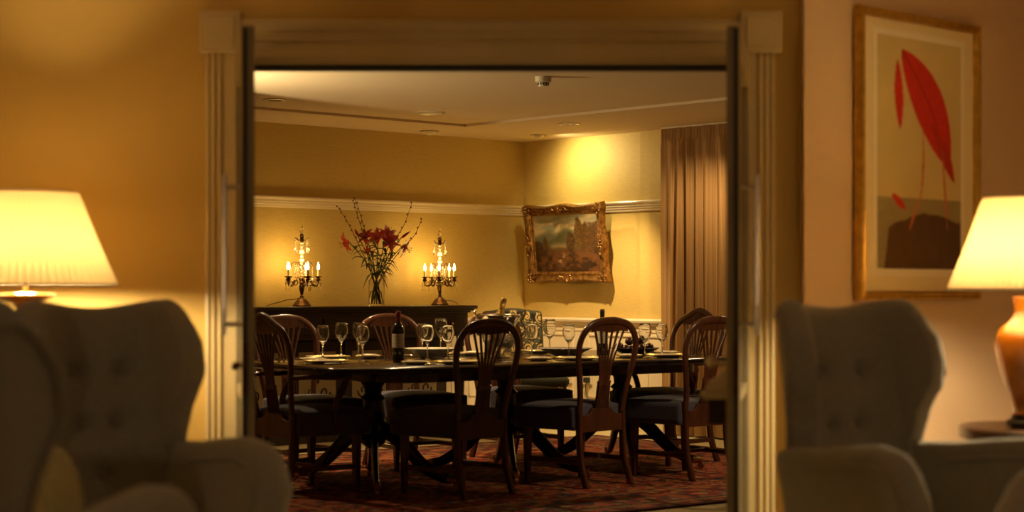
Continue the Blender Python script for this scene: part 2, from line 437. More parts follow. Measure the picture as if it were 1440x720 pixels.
def panelwall(p, q, name, off=0):
    d = Vector((q[0] - p[0], q[1] - p[1])); ln = d.length; d.normalize(); n = Vector((d.y, -d.x))
    b = MB(); pt = lambda t, o_: (p[0] + d.x * t + n.x * o_, p[1] + d.y * t + n.y * o_)
    b.slabxy([pt(0, 0), pt(ln, 0), pt(ln, .008), pt(0, .008)], .0, .88)
    k = max(1, round(ln / .8)); wd = ln / k
    for i in range(k):
        a0, a1_ = i * wd + .09, (i + 1) * wd - .09
        for (x0, x1, z0, z1) in ((a0, a1_, .78, .795), (a0, a1_, .25, .265), (a0, a0 + .015, .25, .795), (a1_ - .015, a1_, .25, .795)):
            b.slabxy([pt(x0, .008), pt(x1, .008), pt(x1, .017), pt(x0, .017)], z0, z1)
        b.slabxy([pt(i * wd, .008), pt((i + 1) * wd, .008), pt((i + 1) * wd, .014), pt(i * wd, .014)], .82, .835)
    return struct(b.build(name, M['white'], smooth=0))
panelwall(room(6.1, 0), room(0, 0), 'wall_wainscot_sideboard_side')
panelwall(room(0, 0), room(0, 1.44), 'wall_wainscot_painting_side')
panelwall(room(.035, 1.44), room(.035, 6), 'wall_wainscot_pier')
run(dado, room(6.1, .008), room(0, .008), 'trim_10', M['white'])
run(dado, room(.008, 0), room(.008, 1.44), 'trim_11', M['white'])
run(dado, room(.043, 1.44), room(.043, 6), 'trim_12', M['white'])
run(skirt, room(6.1, .008), room(0, .008), 'baseboard_left', M['white'])
run(skirt, room(.008, 0), room(.008, 1.44), 'baseboard_right', M['white'])
run(skirt, room(.043, 1.44), room(.043, 6), 'baseboard_pier', M['white'])

# doors: two glazed leaves folded back into the lounge, seen almost edge-on
def door_leaf(name, hinge, free, side):
    """side = +1 when the pull handle sits on local +y"""
    hx, hy = hinge; fx, fy = free
    ln = math.hypot(fx - hx, fy - hy); rz = math.atan2(fy - hy, fx - hx); T = .044
    e = bpy.data.objects.new(name, None); sc.collection.objects.link(e); e.location = (hx, hy, 0); e.rotation_euler = (0, 0, rz)
    struct(e)
    f = MB(); H_ = 2.055; st = .10
    f.box((st / 2, 0, H_ / 2 + .005), (st, T, H_)); f.box((ln - st / 2, 0, H_ / 2 + .005), (st, T, H_))
    f.box((ln / 2, 0, H_ - .05), (ln - 2 * st, T, .11)); f.box((ln / 2, 0, .13), (ln - 2 * st, T, .25))
    f.box((ln / 2, 0, .82), (ln - 2 * st, T * .7, .04))
    f.build('door_frame', M['doorgrey'], e, bev=.004)
    g = MB(); g.box((ln / 2, 0, 1.12), (ln - 2 * st + .02, .006, 1.80)); g.build('glass_pane', M['glass'], e, smooth=0)
    s_ = MB(); s_.box((ln + .003, -side * -.010, 1.03), (.006, .014, 2.04)); s_.build('edge_seal', M['seal_shadow'], e, smooth=0)
    l_ = MB(); l_.box((ln + .005, side * .010, .93), (.008, .018, .17)); l_.box((ln + .010, side * .010, .93), (.004, .008, .05)); l_.build('latch_plate', M['bronze'], e, smooth=0)
    h = MB(); hy_ = side * (T / 2 + .055); hx_ = ln - .055
    h.tube([(hx_, hy_, 1.04), (hx_, hy_, 1.57)], .008, 10, up=(1, 0, 0))
    for z in (1.075, 1.53): h.tube([(hx_, side * T / 2, z), (hx_, hy_, z)], .008, 8)
    h.build('pull_handle', M['steel'], e)
    return e, ln
dl, lnl = door_leaf('door_1', (-1.035, 6.655), (-.868, 5.73), -1)
dr, lnr = door_leaf('door_2', (.885, 6.655), (.727, 5.73), +1)
# cream knob on a moulded bracket, inner face of the right-hand leaf
kb = MB(); yy = -.022
kb.tube([(lnr - .06, yy, .945), (lnr - .06, yy - .035, .945)], .012, 10); kb.ball((lnr - .06, yy - .052, .950), .021, 16)
kb.build('door_knob', M['cream'], dr)
kb = MB(); hp = [(0, .925), (.012, .920), (.025, .905), (.045, .893), (.058, .888), (.070, .868), (.072, .850), (0, .850)]
kb.add([(x, yy - a_, z) for x in (lnr - .11, lnr - .02) for a_, z in hp], [tuple(range(8)), tuple(range(8, 16))[::-1]] + [(i, (i + 1) % 8, (i + 1) % 8 + 8, i + 8) for i in range(8)])
kb.box((lnr - .065, yy - .044, .843), (.12, .088, .012)); kb.box((lnr - .065, yy - .040, .833), (.11, .078, .010))
kb.build('knob_bracket', M['cream'], dr, bev=.003)
kb = MB(); kb.box((lnr - .065, yy - .03, .787), (.09, .060, .082)); kb.ball((lnr - .025, yy - .05, .765), .004, 8); kb.build('lock_case', M['ebony'], dr, bev=.003)
kb = MB(); kb.tube([(lnl - .05, -.022, .94), (lnl - .05, -.05, .94)], .010, 10); kb.ball((lnl - .05, -.042, .935), .013, 12); kb.build('door_knob', M['bronze'], dl)

# ------------------------------------------------------------ value noise in numpy
def vnoise(x, y, seed=0):
    xi = np.floor(x).astype(int); yi = np.floor(y).astype(int); xf = x - xi; yf = y - yi
    def h(a, b):
        v = np.sin(a * 127.1 + b * 311.7 + seed * 74.7) * 43758.5453
        return v - np.floor(v)
    u = xf * xf * (3 - 2 * xf); v = yf * yf * (3 - 2 * yf)
    return (h(xi, yi) * (1 - u) + h(xi + 1, yi) * u) * (1 - v) + (h(xi, yi + 1) * (1 - u) + h(xi + 1, yi + 1) * u) * v
def fbm(x, y, seed=0, o=4):
    s = 0; a = .5
    for k in range(o): s = s + a * vnoise(x * 2 ** k, y * 2 ** k, seed + k); a *= .5
    return s / (1 - .5 ** o)
def lin(c): return np.array(s2l(c))
def flatgrid(nx, ny, fx, colfn):
    """fx(u,v)->xyz arrays of a flat grid; colfn(u,v)->(..,3)"""
    u, v = np.meshgrid(np.linspace(0, 1, nx + 1), np.linspace(0, 1, ny + 1), indexing='ij')
    P = np.stack(fx(u, v), -1).reshape(-1, 3); C = colfn(u, v).reshape(-1, 3)
    m = MB(); m.v = [tuple(p) for p in P.tolist()]
    k = ny + 1
    m.f = [(i * k + j, (i + 1) * k + j, (i + 1) * k + j + 1, i * k + j + 1) for i in range(nx) for j in range(ny)]
    return m, np.concatenate([C, np.ones((len(C), 1))], 1)

# ------------------------------------------------------------ rug
RU0, RU1, RN0, RN1 = 4.15, 8.95, 7.0, 10.75
def rugcol(u, v):
    X = u * (RU1 - RU0); Y = v * (RN1 - RN0); W = RU1 - RU0; H_ = RN1 - RN0
    d = np.minimum(np.minimum(X, W - X), np.minimum(Y, H_ - Y))
    red = lin((.52, .19, .13)); blue = lin((.20, .21, .22)); gold = lin((.58, .42, .26)); dark = lin((.27, .12, .10)); rose = lin((.58, .31, .22))
    n = fbm(X * 14, Y * 14, 1); n2 = fbm(X * 24 + 5, Y * 24, 3); n3 = fbm(X * 8, Y * 8, 9)
    c = np.ones(u.shape + (3,)) * red
    def put(mask, col):
        c[mask] = col
    px, py = X * PI / .13, Y * PI / .13
    put((np.sin(px) * np.sin(py) > .45), blue)
    put((np.abs(np.sin(px) * np.sin(py)) > .80), gold)
    put(np.abs(np.sin(px * .5) + np.cos(py * .5)) < .10, rose)
    put((n > .60), dark); put((n2 > .64), gold); put((n2 < .33), blue); put((n3 > .62) & (n > .45), rose)
    bd = (d < .62)
    c[bd] = dark * .6 + red * .4
    put(bd & (np.sin(px * 1.3) * np.sin(py * 1.3) > .3), gold * .8)
    put(bd & (n2 > .58), blue); put(bd & (n > .60), rose)
    for a_, b_, q in ((.60, .63, gold), (.14, .17, gold), (.17, .20, blue), (.0, .05, dark * .7)): put((d > a_) & (d < b_), q)
    c *= (.75 + .5 * fbm(X * 40, Y * 40, 5))[..., None]
    return c
def rugpos(u, v):
    uu = RU0 + u * (RU1 - RU0); nn = RN0 + v * (RN1 - RN0)
    return TU[0] * uu + TN[0] * nn, TU[1] * uu + TN[1] * nn, np.full_like(u, .012)
m, c = flatgrid(460, 360, rugpos, rugcol)
n0 = len(m.v)
co = [tab(RU0, RN0), tab(RU1, RN0), tab(RU1, RN1), tab(RU0, RN1)]
m.add([(x, y, .001) for x, y in co] + [(x, y, .0115) for x, y in co], [(3, 2, 1, 0), (0, 1, 5, 4), (1, 2, 6, 5), (2, 3, 7, 6), (3, 0, 4, 7)])
c = np.concatenate([c, np.tile([*(lin((.26, .09, .07)) * .7), 1], (8, 1))])
tag(m.build('rug', M['rug'], smooth=0, cols=c), 'large red and blue patterned wool rug under the dining table', 'rug')

# ------------------------------------------------------------ dining table
TOP = .75
tb = thing('dining_table', 'long dark mahogany pedestal dining table laid for dinner', 'table', (*tab(6.53, 8.81), 0), TA)
TL, TW = 1.53, .775
def rrect(a, b, r, n=8):
    out = []
    for cx, cy, s0 in ((a - r, b - r, 0), (-a + r, b - r, PI / 2), (-a + r, -b + r, PI), (a - r, -b + r, 1.5 * PI)):
        for k in range(n + 1): out.append((cx + r * math.cos(s0 + PI / 2 * k / n), cy + r * math.sin(s0 + PI / 2 * k / n)))
    return out
tt = MB(); rings = []
for ins, z in ((.012, TOP - .036), (0, TOP - .028), (0, TOP - .020), (.004, TOP - .018), (0, TOP - .012), (.004, TOP - .004), (.010, TOP)):
    rings.append([(x, y, z) for x, y in rrect(TL - ins, TW - ins, .34 - ins)])
n_ = len(rings[0]); vs = [p for r_ in rings for p in r_]
fs = [(j * n_ + i, j * n_ + (i + 1) % n_, (j + 1) * n_ + (i + 1) % n_, (j + 1) * n_ + i) for j in range(len(rings) - 1) for i in range(n_)]
fs += [tuple(range(n_))[::-1], tuple((len(rings) - 1) * n_ + i for i in range(n_))]
tt.add(vs, fs).build('tabletop', M['mahog_dark'], tb, smooth=50)
ap = MB(); ap.slabxy(rrect(TL - .33, TW - .14, .20), TOP - .095, TOP - .036); ap.build('apron', M['mahog_dark'], tb, smooth=40)
for px_ in (-.93, .06, 1.02):
    cpf = [(.11, .655), (.12, .64), (.075, .63), (.055, .60), (.05, .56), (.075, .535), (.06, .52), (.065, .47), (.075, .40), (.07, .34), (.05, .325), (.075, .31), (.08, .29), (.07, .265), (.05, .25), (.03, .235)]
    MB().lathe(cpf[::-1], (px_, 0, 0), 20).build('column', M['mahog_dark'], tb)
    for q in range(4):
        a_ = (PI / 3, 2 * PI / 3, -PI / 3, -2 * PI / 3)[q]
        dx, dy = math.cos(a_), math.sin(a_)
        pth = catmull([(px_ + dx * .04, dy * .04, .36), (px_ + dx * .16, dy * .16, .30), (px_ + dx * .32, dy * .32, .155), (px_ + dx * .44, dy * .44, .085), (px_ + dx * .52, dy * .52, .070)], 5)
        k = len(pth)
        lg = MB().tube(pth, [.024 - .006 * i / k for i in range(k)], 8, [.052 - .028 * i / k for i in range(k)], up=(0, 0, 1), power=.7).build('leg', M['mahog_dark'], tb, smooth=50)
        cst = MB(); cst.tube([(px_ + dx * .50, dy * .50, .072), (px_ + dx * .56, dy * .56, .066)], [.026, .016], 10)
        cst.tube([(px_ + dx * .55 - dy * .012, dy * .55 + dx * .012, .034), (px_ + dx * .55 + dy * .012, dy * .55 - dx * .012, .034)], .021, 12)
        cst.build('caster', M['brass'], lg)

# ------------------------------------------------------------ dining chairs
def make_chair(arms=False, ht=.985, label='', group=None):
    t = thing('dining_armchair' if arms else 'dining_chair', label, 'chair', group=group)
    W = 1.08 if arms else 1.0
    # hoop
    def by(z): return -.205 - max(0, z - .43) * .15
    half = [(.180, .43), (.184, .52), (.205, .64), (.232, .76), (.234, .85), (.198, .925), (.12, .972), (0, ht)]
    pts = [(x * W, by(z), z) for x, z in half] + [(-x * W, by(z), z) for x, z in half[-2::-1]]
    pth = catmull(pts, 5); k = len(pth)
    rad = [.0205 + .003 * math.exp(-((i - k / 2) / (k * .12)) ** 2) for i in range(k)]
    MB().tube(pth, rad, 10, .013, up=(0, 1, .12), power=.75).build('back_hoop', M['mahog'], t, smooth=50)
    # splat
    s = MB()
    nb = 6
    for i in range(nb):
        q = (i - (nb - 1) / 2) / ((nb - 1) / 2)
        s.tube(catmull([(q * .040, by(.60), .60), (q * .040, by(.68), .68), (q * .058, by(.76), .76), (q * .090, by(.85), .85), (q * .122, by(.935), .935)], 5), .0085, 8, .007, up=(0, 1, .1))
    crest = [(-.150, .918), (-.11, .925), (0, .915), (.11, .925), (.150, .918), (.145, .945), (.08, .972), (0, ht - .01), (-.08, .972), (-.145, .945)]
    s.prism(crest, by(.93) - .007, by(.93) + .007)
    plate = [(-.058, .445), (.058, .445), (.050, .54), (.048, .60), (.052, .625), (-.052, .625), (-.048, .60), (-.050, .54)]
    n0_ = len(s.v); s.prism(plate, -.008, .008)
    for j in range(n0_, len(s.v)): x, y, z = s.v[j]; s.v[j] = (x, by(z) + y, z)
    for i in range(6):
        x = (i - 2.5) * .017
        s.tube([(x * 1.05, by(.46) - .008, .46), (x, by(.60) - .008, .60)], .005, 6, up=(0, 1, 0)); s.tube([(x * 1.05, by(.46) + .008, .46), (x, by(.60) + .008, .60)], .005, 6, up=(0, 1, 0))
    s.build('splat', M['mahog'], t, smooth=45)
    # rear rail with shaped top
    rr = [(-.175, .325), (.175, .325), (.175, .425), (.13, .425), (.10, .435), (.075, .465), (-.075, .465), (-.10, .435), (-.13, .425), (-.175, .425)]
    MB().prism([(x * W, z) for x, z in rr], -.220, -.190).build('back_rail', M['mahog'], t, smooth=0, bev=.003)
    # seat
    def seat(u, v, top):
        x = (u - .5) * 2; y = v
        wd = (.198 + .058 * v) * W
        bow = .025 * (1 - x * x) * v
        z = (.480 + .022 * (1 - x ** 4) * (1 - (2 * v - 1) ** 4)) if top else .335
        return (x * wd, -.200 + .445 * v + bow, z)
    MB().padded(lambda u, v: seat(u, v, False), lambda u, v: seat(u, v, True), 16, 14, 6).build('seat', M['navy'], t, smooth=60)
    # the rim bulges by half the height, so pull it in
    st_ = kids(t)[-1].data
    for v_ in st_.vertices:
        lim = (.205 + .060 * min(max((v_.co.y + .2) / .445, 0), 1)) * W + .012
        v_.co.x = max(-lim, min(lim, v_.co.x)); v_.co.y = max(-.195, min(.262, v_.co.y))
    for sx in (-1, 1):
        b = MB(); b.box((sx * .225 * W, .195, .18), (.044, .044, .36), taper=.62); b.build('leg', M['mahog'], t, smooth=0, bev=.003)
        pp = catmull([(sx * .180 * W, -.205, .44), (sx * .181 * W, -.207, .32), (sx * .183 * W, -.222, .16), (sx * .188 * W, -.275, .0)], 6)
        MB().tube(pp, .017, 8, .021, up=(0, 1, 0), power=.6).build('leg', M['mahog'], t, smooth=50)
    for sx in (-1, 1):
        MB().tube([(sx * .222 * W, .19, .150), (sx * .186 * W, -.225, .150)], .009, 6, .016, power=.5).build('stretcher', M['mahog'], t)
    MB().tube([(-.205 * W, -.0, .150), (.205 * W, -.0, .150)], .009, 6, .014, power=.5).build('stretcher', M['mahog'], t)
    if arms:
        for sx in (-1, 1):
            am = MB(); am.tube(catmull([(sx * .222 * W, -.245, .672), (sx * .250 * W, -.13, .676), (sx * .275 * W, 0, .670), (sx * .285 * W, .075, .677), (sx * .288 * W, .105, .670)], 6), .020, 10, .014, power=.8)
            am.tube(catmull([(sx * .283 * W, .085, .670), (sx * .270 * W, .075, .62), (sx * .272 * W, .03, .54), (sx * .262 * W, .02, .46), (sx * .245 * W, .05, .38)], 6), .017, 8, .019, up=(1, 0, 0), power=.7)
            am.build('arm', M['mahog'], t, smooth=50)
    return t
def place_chair(o, u, n, fwd, yaw, z=.0127):
    """u,n: middle of the rear feet; fwd: 'n' '-n' 'u' '-u'"""
    base = {'n': (TN[0], TN[1]), '-n': (-TN[0], -TN[1]), 'u': TU, '-u': (-TU[0], -TU[1])}[fwd]
    c_, s_ = math.cos(R(yaw)), math.sin(R(yaw)); f = (base[0] * c_ - base[1] * s_, base[0] * s_ + base[1] * c_)
    x, y = tab(u, n); o.location = (x + f[0] * .275, y + f[1] * .275, z); o.rotation_euler = (0, 0, math.atan2(-f[0], f[1]))
g1 = 'hoop back dining chairs around the table'
ch = make_chair(False, .985, 'mahogany hoop-back dining chair, back to us, in front of the silver wine cooler', g1)
place_chair(ch, 5.81, 7.925, 'n', 7)
specs = [(6.69, 7.92, 'n', 5, 'reddish hoop-back dining chair, middle of the near row, before the black-capped bottle'),
         (7.46, 7.83, 'n', 3, 'red-lit hoop-back dining chair cut off by the right-hand door leaf'),
         (5.60, 9.87, '-n', 3, 'dark hoop-back dining chair across the table below the left candelabra'),
         (6.40, 9.87, '-n', -2, 'dark hoop-back dining chair across the table behind the red-capped wine bottle'),
         (7.27, 9.87, '-n', 2, 'hoop-back dining chair across the table, half hidden by the silver wine cooler')]
for u, n, fd, yw, lb in specs:
    o = dup(ch, lb, (0, 0, 0)); place_chair(o, u, n, fd, yw)
ac = make_chair(True, 1.02, 'mahogany carver armchair with navy seat at the left head of the table', 'carver armchairs at the table ends')
place_chair(ac, 4.86, 8.80, 'u', 2)
o = dup(ac, 'carver armchair with carved crest at the far right head of the table, before the curtain', (0, 0, 0)); place_chair(o, 8.25, 8.82, '-u', -2)

# ------------------------------------------------------------ sideboard wall
SBZ = 1.045
x_, y_ = room((1.046 + 3.45) / 2, .30)
sb = thing('sideboard', 'long black-stained oak sideboard with columned corners against the gold wall', 'sideboard', (x_, y_, 0), RZL)
SL = (3.45 - 1.046) / 2
b = MB(); b.box((0, 0, SBZ - .014), (2 * SL, .50, .028)); b.build('top', M['ebony'], sb, bev=.004)
b = MB(); b.box((0, .0, SBZ - .036), (2 * SL - .05, .47, .016)); b.box((0, .005, SBZ - .052), (2 * SL - .10, .45, .016)); b.build('cornice', M['ebony'], sb, bev=.004)
b = MB(); b.box((0, .01, SBZ - .15), (2 * SL - .15, .44, .18)); b.build('frieze', M['ebony'], sb, bev=.003)
b = MB(); b.box((0, .01, SBZ - .245), (2 * SL - .13, .455, .012)); b.build('frieze_moulding', M['ebony'], sb, bev=.002)
for i in range(3):
    dx = (i - 1) * (2 * SL - .2) / 3
    dr_ = MB().box((dx, -.215, SBZ - .15), ((2 * SL - .26) / 3, .014, .13)).build('drawer', M['ebony'], sb, bev=.004)
    for sx in (-.2, .2): MB().ball((dx + sx, -.236, SBZ - .15), .013, 10).build('knob', M['brass'], dr_)
b = MB(); b.box((0, .12, .45), (2 * SL - .22, .20, .70)); b.build('cabinet_body', M['ebony'], sb, bev=.003)
b = MB(); b.box((0, .01, .05), (2 * SL - .12, .46, .10)); b.build('plinth', M['ebony'], sb, bev=.004)
for sx in (-1, 1):
    for yy_ in (-.165,):
        MB().lathe([(.03, .10), (.036, .12), (.026, .14), (.034, .17), (.022, .20), (.03, .35), (.034, .50), (.026, .66), (.022, .70), (.034, .72), (.028, .75), (.038, .775), (.038, .795)], (sx * (SL - .115), yy_, 0), 16).build('column', M['ebony'], sb)
for i in range(4):
    dx = (i - 1.5) * .52
    d_ = MB().box((dx, .010, .46), (.50, .02, .62)).build('door', M['ebony'], sb, bev=.004)
    MB().box((dx, -.002, .46), (.36, .008, .46)).build('door_panel', M['tile'], d_, bev=.002)
    sm = MB()
    for sx in (-1, 1):
        for sz in (-1, 1):
            pp = [(dx + sx * (.07 + .055 * math.cos(a_) * (1 - a_ / 9)), -.009, .46 + sz * (.09 + .06 * math.sin(a_) * (1 - a_ / 9))) for a_ in [k * .5 for k in range(15)]]
            sm.tube(pp, .006, 5)
    sm.ball((dx, -.008, .46), .02, 8, sy=.3); sm.build('scroll_inlay', M['ebony'], d_)

# ------------------------------------------------------------ candelabra
def drop(mb, x, y, z, s=1.0):
    mb.lathe([(0, 0), (.006 * s, -.008 * s), (.009 * s, -.020 * s), (.005 * s, -.034 * s), (0, -.044 * s)][::-1], (x, y, z), 6)
def make_candelabra(label, lit, cord_side):
    t = thing('candelabra', label, 'candelabra', group='crystal candelabra on the sideboard')
    MB().lathe([(.068, 0), (.070, .008), (.064, .016), (.058, .020), (.048, .038), (.032, .054), (.018, .064), (.012, .072)], n=24, mod=lambda a, z: 1 + .04 * math.cos(10 * a)).build('base', M['bronze'], t)
    MB().lathe([(.012, .070), (.016, .078), (.010, .088), (.012, .10), (.019, .13), (.022, .155), (.014, .175), (.024, .185), (.014, .20), (.011, .22)], n=14).build('stem', M['bronze'], t)
    cr = MB(); z = .22
    for r_, h_ in ((.012, .02), (.02, .03), (.012, .02), (.024, .035), (.014, .02), (.02, .03), (.012, .025), (.022, .045), (.012, .02), (.017, .03), (.011, .02)):
        cr.lathe([(.004, 0), (r_, h_ * .3), (r_, h_ * .65), (.004, h_)], (0, 0, z), 8); z += h_
    cr.build('crystal_column', M['crystal'], t, smooth=0)
    cap = MB(); cap.lathe([(.006, z - .02), (.014, z - .01), (.014, z + .03), (.018, z + .035), (.010, z + .05)], n=10)
    top = z + .05
    for k in range(4):
        a_ = PI / 4 + k * PI / 2; c_, s_ = math.cos(a_), math.sin(a_)
        cap.tube(catmull([(c_ * .01, s_ * .01, z + .005), (c_ * .035, s_ * .035, z - .002), (c_ * .058, s_ * .058, z + .012), (c_ * .064, s_ * .064, z + .022)], 4), .003, 6)
    cap.build('crown', M['bronze'], t)
    MB().lathe([(0, top - .005), (.008, top), (.017, top + .02), (.013, top + .035), (.005, top + .045), (.010, top + .055), (.003, top + .078), (0, top + .082)], n=8).build('finial', M['crystal'], t, smooth=0)
    for k in range(4):
        a_ = PI / 4 + k * PI / 2; c_, s_ = math.cos(a_) * .064, math.sin(a_) * .064
        d_ = MB()
        for j in range(5): d_.ball((c_, s_, z + .012 - j * .014), .0045, 6)
        drop(d_, c_, s_, z - .055, 1.1); d_.build('crystal_chain', M['crystal'], t, smooth=0)
    up = MB()
    for k in range(6):
        a_ = k * PI / 3; c_, s_ = math.cos(a_), math.sin(a_)
        up.tube(catmull([(c_ * .012, s_ * .012, .29), (c_ * .03, s_ * .03, .335), (c_ * .06, s_ * .06, .345), (c_ * .084, s_ * .084, .322), (c_ * .080, s_ * .080, .305)], 5), .0028, 6)
    up.build('upper_scrolls', M['bronze'], t)
    for k in range(6):
        a_ = k * PI / 3; c_, s_ = math.cos(a_), math.sin(a_)
        d_ = MB()
        for j in range(6): d_.ball((c_ * .080, s_ * .080, .300 - j * .011), .0045, 6)
        drop(d_, c_ * .08, s_ * .08, .235, .8)
        for j in range(4): d_.ball((c_ * .05, s_ * .05, .318 - j * .018), .006, 6)
        d_.build('crystal_chain', M['crystal'], t, smooth=0)
    for k in range(5):
        a_ = R(lit + 72 * k); c_, s_ = math.cos(a_), math.sin(a_); r_ = .128
        am = MB()
        am.tube(catmull([(c_ * .012, s_ * .012, .20), (c_ * .035, s_ * .035, .225), (c_ * .06, s_ * .06, .205), (c_ * .085, s_ * .085, .165), (c_ * .115, s_ * .115, .160), (c_ * r_, s_ * r_, .185), (c_ * r_, s_ * r_, .20)], 5), .0055, 8)
        am.tube([(c_ * (.06 + .020 * math.cos(q)), s_ * (.06 + .020 * math.cos(q)), .185 + .020 * math.sin(q)) for q in [j * .6 for j in range(10)]], .0035, 6)
        am.tube([(c_ * (.10 + .014 * math.cos(q)), s_ * (.10 + .014 * math.cos(q)), .180 + .014 * math.sin(q)) for q in [j * .6 for j in range(10)]], .003, 6)
        ao = am.build('arm', M['bronze'], t)
        x, y = c_ * r_, s_ * r_
        MB().lathe([(.004, .192), (.016, .20), (.018, .212), (.010, .220), (.014, .224), (.026, .230), (.028, .235), (.012, .234)], (x, y, 0), 14).build('drip_pan', M['bronze'], ao)
        MB().lathe([(.0095, .232), (.0095, .285), (.005, .287)], (x, y, 0), 10).build('candle_tube', M['candle'], ao)
        MB().lathe([(.004, .285), (.008, .293), (.0105, .305), (.0075, .322), (.003, .337), (.001, .346)], (x, y, 0), 10).build('bulb', M['bulb'], ao)
        d_ = MB()
        for q in (-.8, 0, .8):
            drop(d_, x + .022 * math.cos(a_ + q * 1.6), y + .022 * math.sin(a_ + q * 1.6), .192, .95)
            d_.ball((x + .022 * math.cos(a_ + q * 1.6), y + .022 * math.sin(a_ + q * 1.6), .200), .004, 6)
            d_.tube([(x + .022 * math.cos(a_ + q * 1.6), y + .022 * math.sin(a_ + q * 1.6), .150), (x + .022 * math.cos(a_ + q * 1.6), y + .022 * math.sin(a_ + q * 1.6), .118)], .004, 5)
        d_.build('crystal_drops', M['crystal'], ao, smooth=0)
    s = cord_side
    MB().tube(catmull([(s * .01, .01, .070), (s * .06, .02, .055), (s * .12, .02, .050), (s * .17, .03, .035), (s * .23, .02, .020), (s * .27, -.02, .004)], 5) if s < 0 else
              catmull([(.01, 0, .075), (.03, 0, .045), (.06, 0, .038), (.10, 0, .036), (.135, 0, .018), (.15, 0, .004)], 5), .003, 6).build('cord', M['cord'], t)
    return t
ca = make_candelabra('lit crystal and bronze candelabra at the left, cord trailing to the left', 10, -1)
x, y = room(2.64, .28); ca.location = (x, y, SBZ + .0006); ca.rotation_euler = (0, 0, R(0))
cb = make_candelabra('lit crystal and bronze candelabra at the right end of the sideboard', 90 + 180, 1)
x2, y2 = room(1.23, .28); cb.location = (x2, y2, SBZ + .0006)
for (a, b_) in ((x, y), (x2, y2)):
    light('candelabra_light', 'POINT', (a, b_ - .05, SBZ + .33), 3.6, (1.0, .62, .18), .10)
    light('candelabra_light', 'POINT', (a, b_ + .05, SBZ + .40), 1.6, (1.0, .62, .18), .10)

# ------------------------------------------------------------ vase with lilies and twigs
vx, vy = room(1.90, .28)
vs_ = thing('vase', 'clear cylindrical glass vase with water in the middle of the sideboard', 'vase', (vx, vy, SBZ + .0006))
MB().shell([(.0, .0), (.062, 0), (.064, .004), (.064, .205), (.061, .207), (.060, .205), (.060, .016), (0, .014)], n=28).build('glass_body', M['glass'], vs_)
MB().lathe([(0, .016), (.0595, .017), (.0595, .12), (0, .12)], n=28).build('water', M['water'], vs_)
def leaf_mesh(mb, p, d, ln, wd, droop=.5):
    d = Vector(d).normalized(); side = d.cross(Vector((0, 0, 1)));
    if side.length < .1: side = Vector((1, 0, 0))
    side.normalize(); P0 = Vector(p); rows = []
    for i in range(9):
        t = i / 8; c = P0 + d * ln * t + Vector((0, 0, -1)) * droop * ln * t * t
        w_ = wd * math.sin(PI * min(1, t * .9 + .08)) * (1 - .25 * t); rows.append((c - side * w_ + Vector((0, 0, w_ * .4)), c, c + side * w_ + Vector((0, 0, w_ * .4))))
    up = Vector((0, 0, .0018)); vs = [q for r_ in rows for q in r_] + [q - up for r_ in rows for q in r_]; n = 27
    fs = []
    for i in range(8):
        for j in range(2):
            a_ = i * 3 + j; fs += [(a_, a_ + 1, a_ + 4, a_ + 3), (n + a_, n + a_ + 3, n + a_ + 4, n + a_ + 1)]
        fs += [(i * 3, i * 3 + 3, n + i * 3 + 3, n + i * 3), (i * 3 + 2, n + i * 3 + 2, n + i * 3 + 5, i * 3 + 5)]
    fs += [(0, n, n + 1, 1), (1, n + 1, n + 2, 2), (24, 25, n + 25, n + 24), (25, 26, n + 26, n + 25)]
    mb.add(vs, fs)
VX = Vector((vx, vy, SBZ))
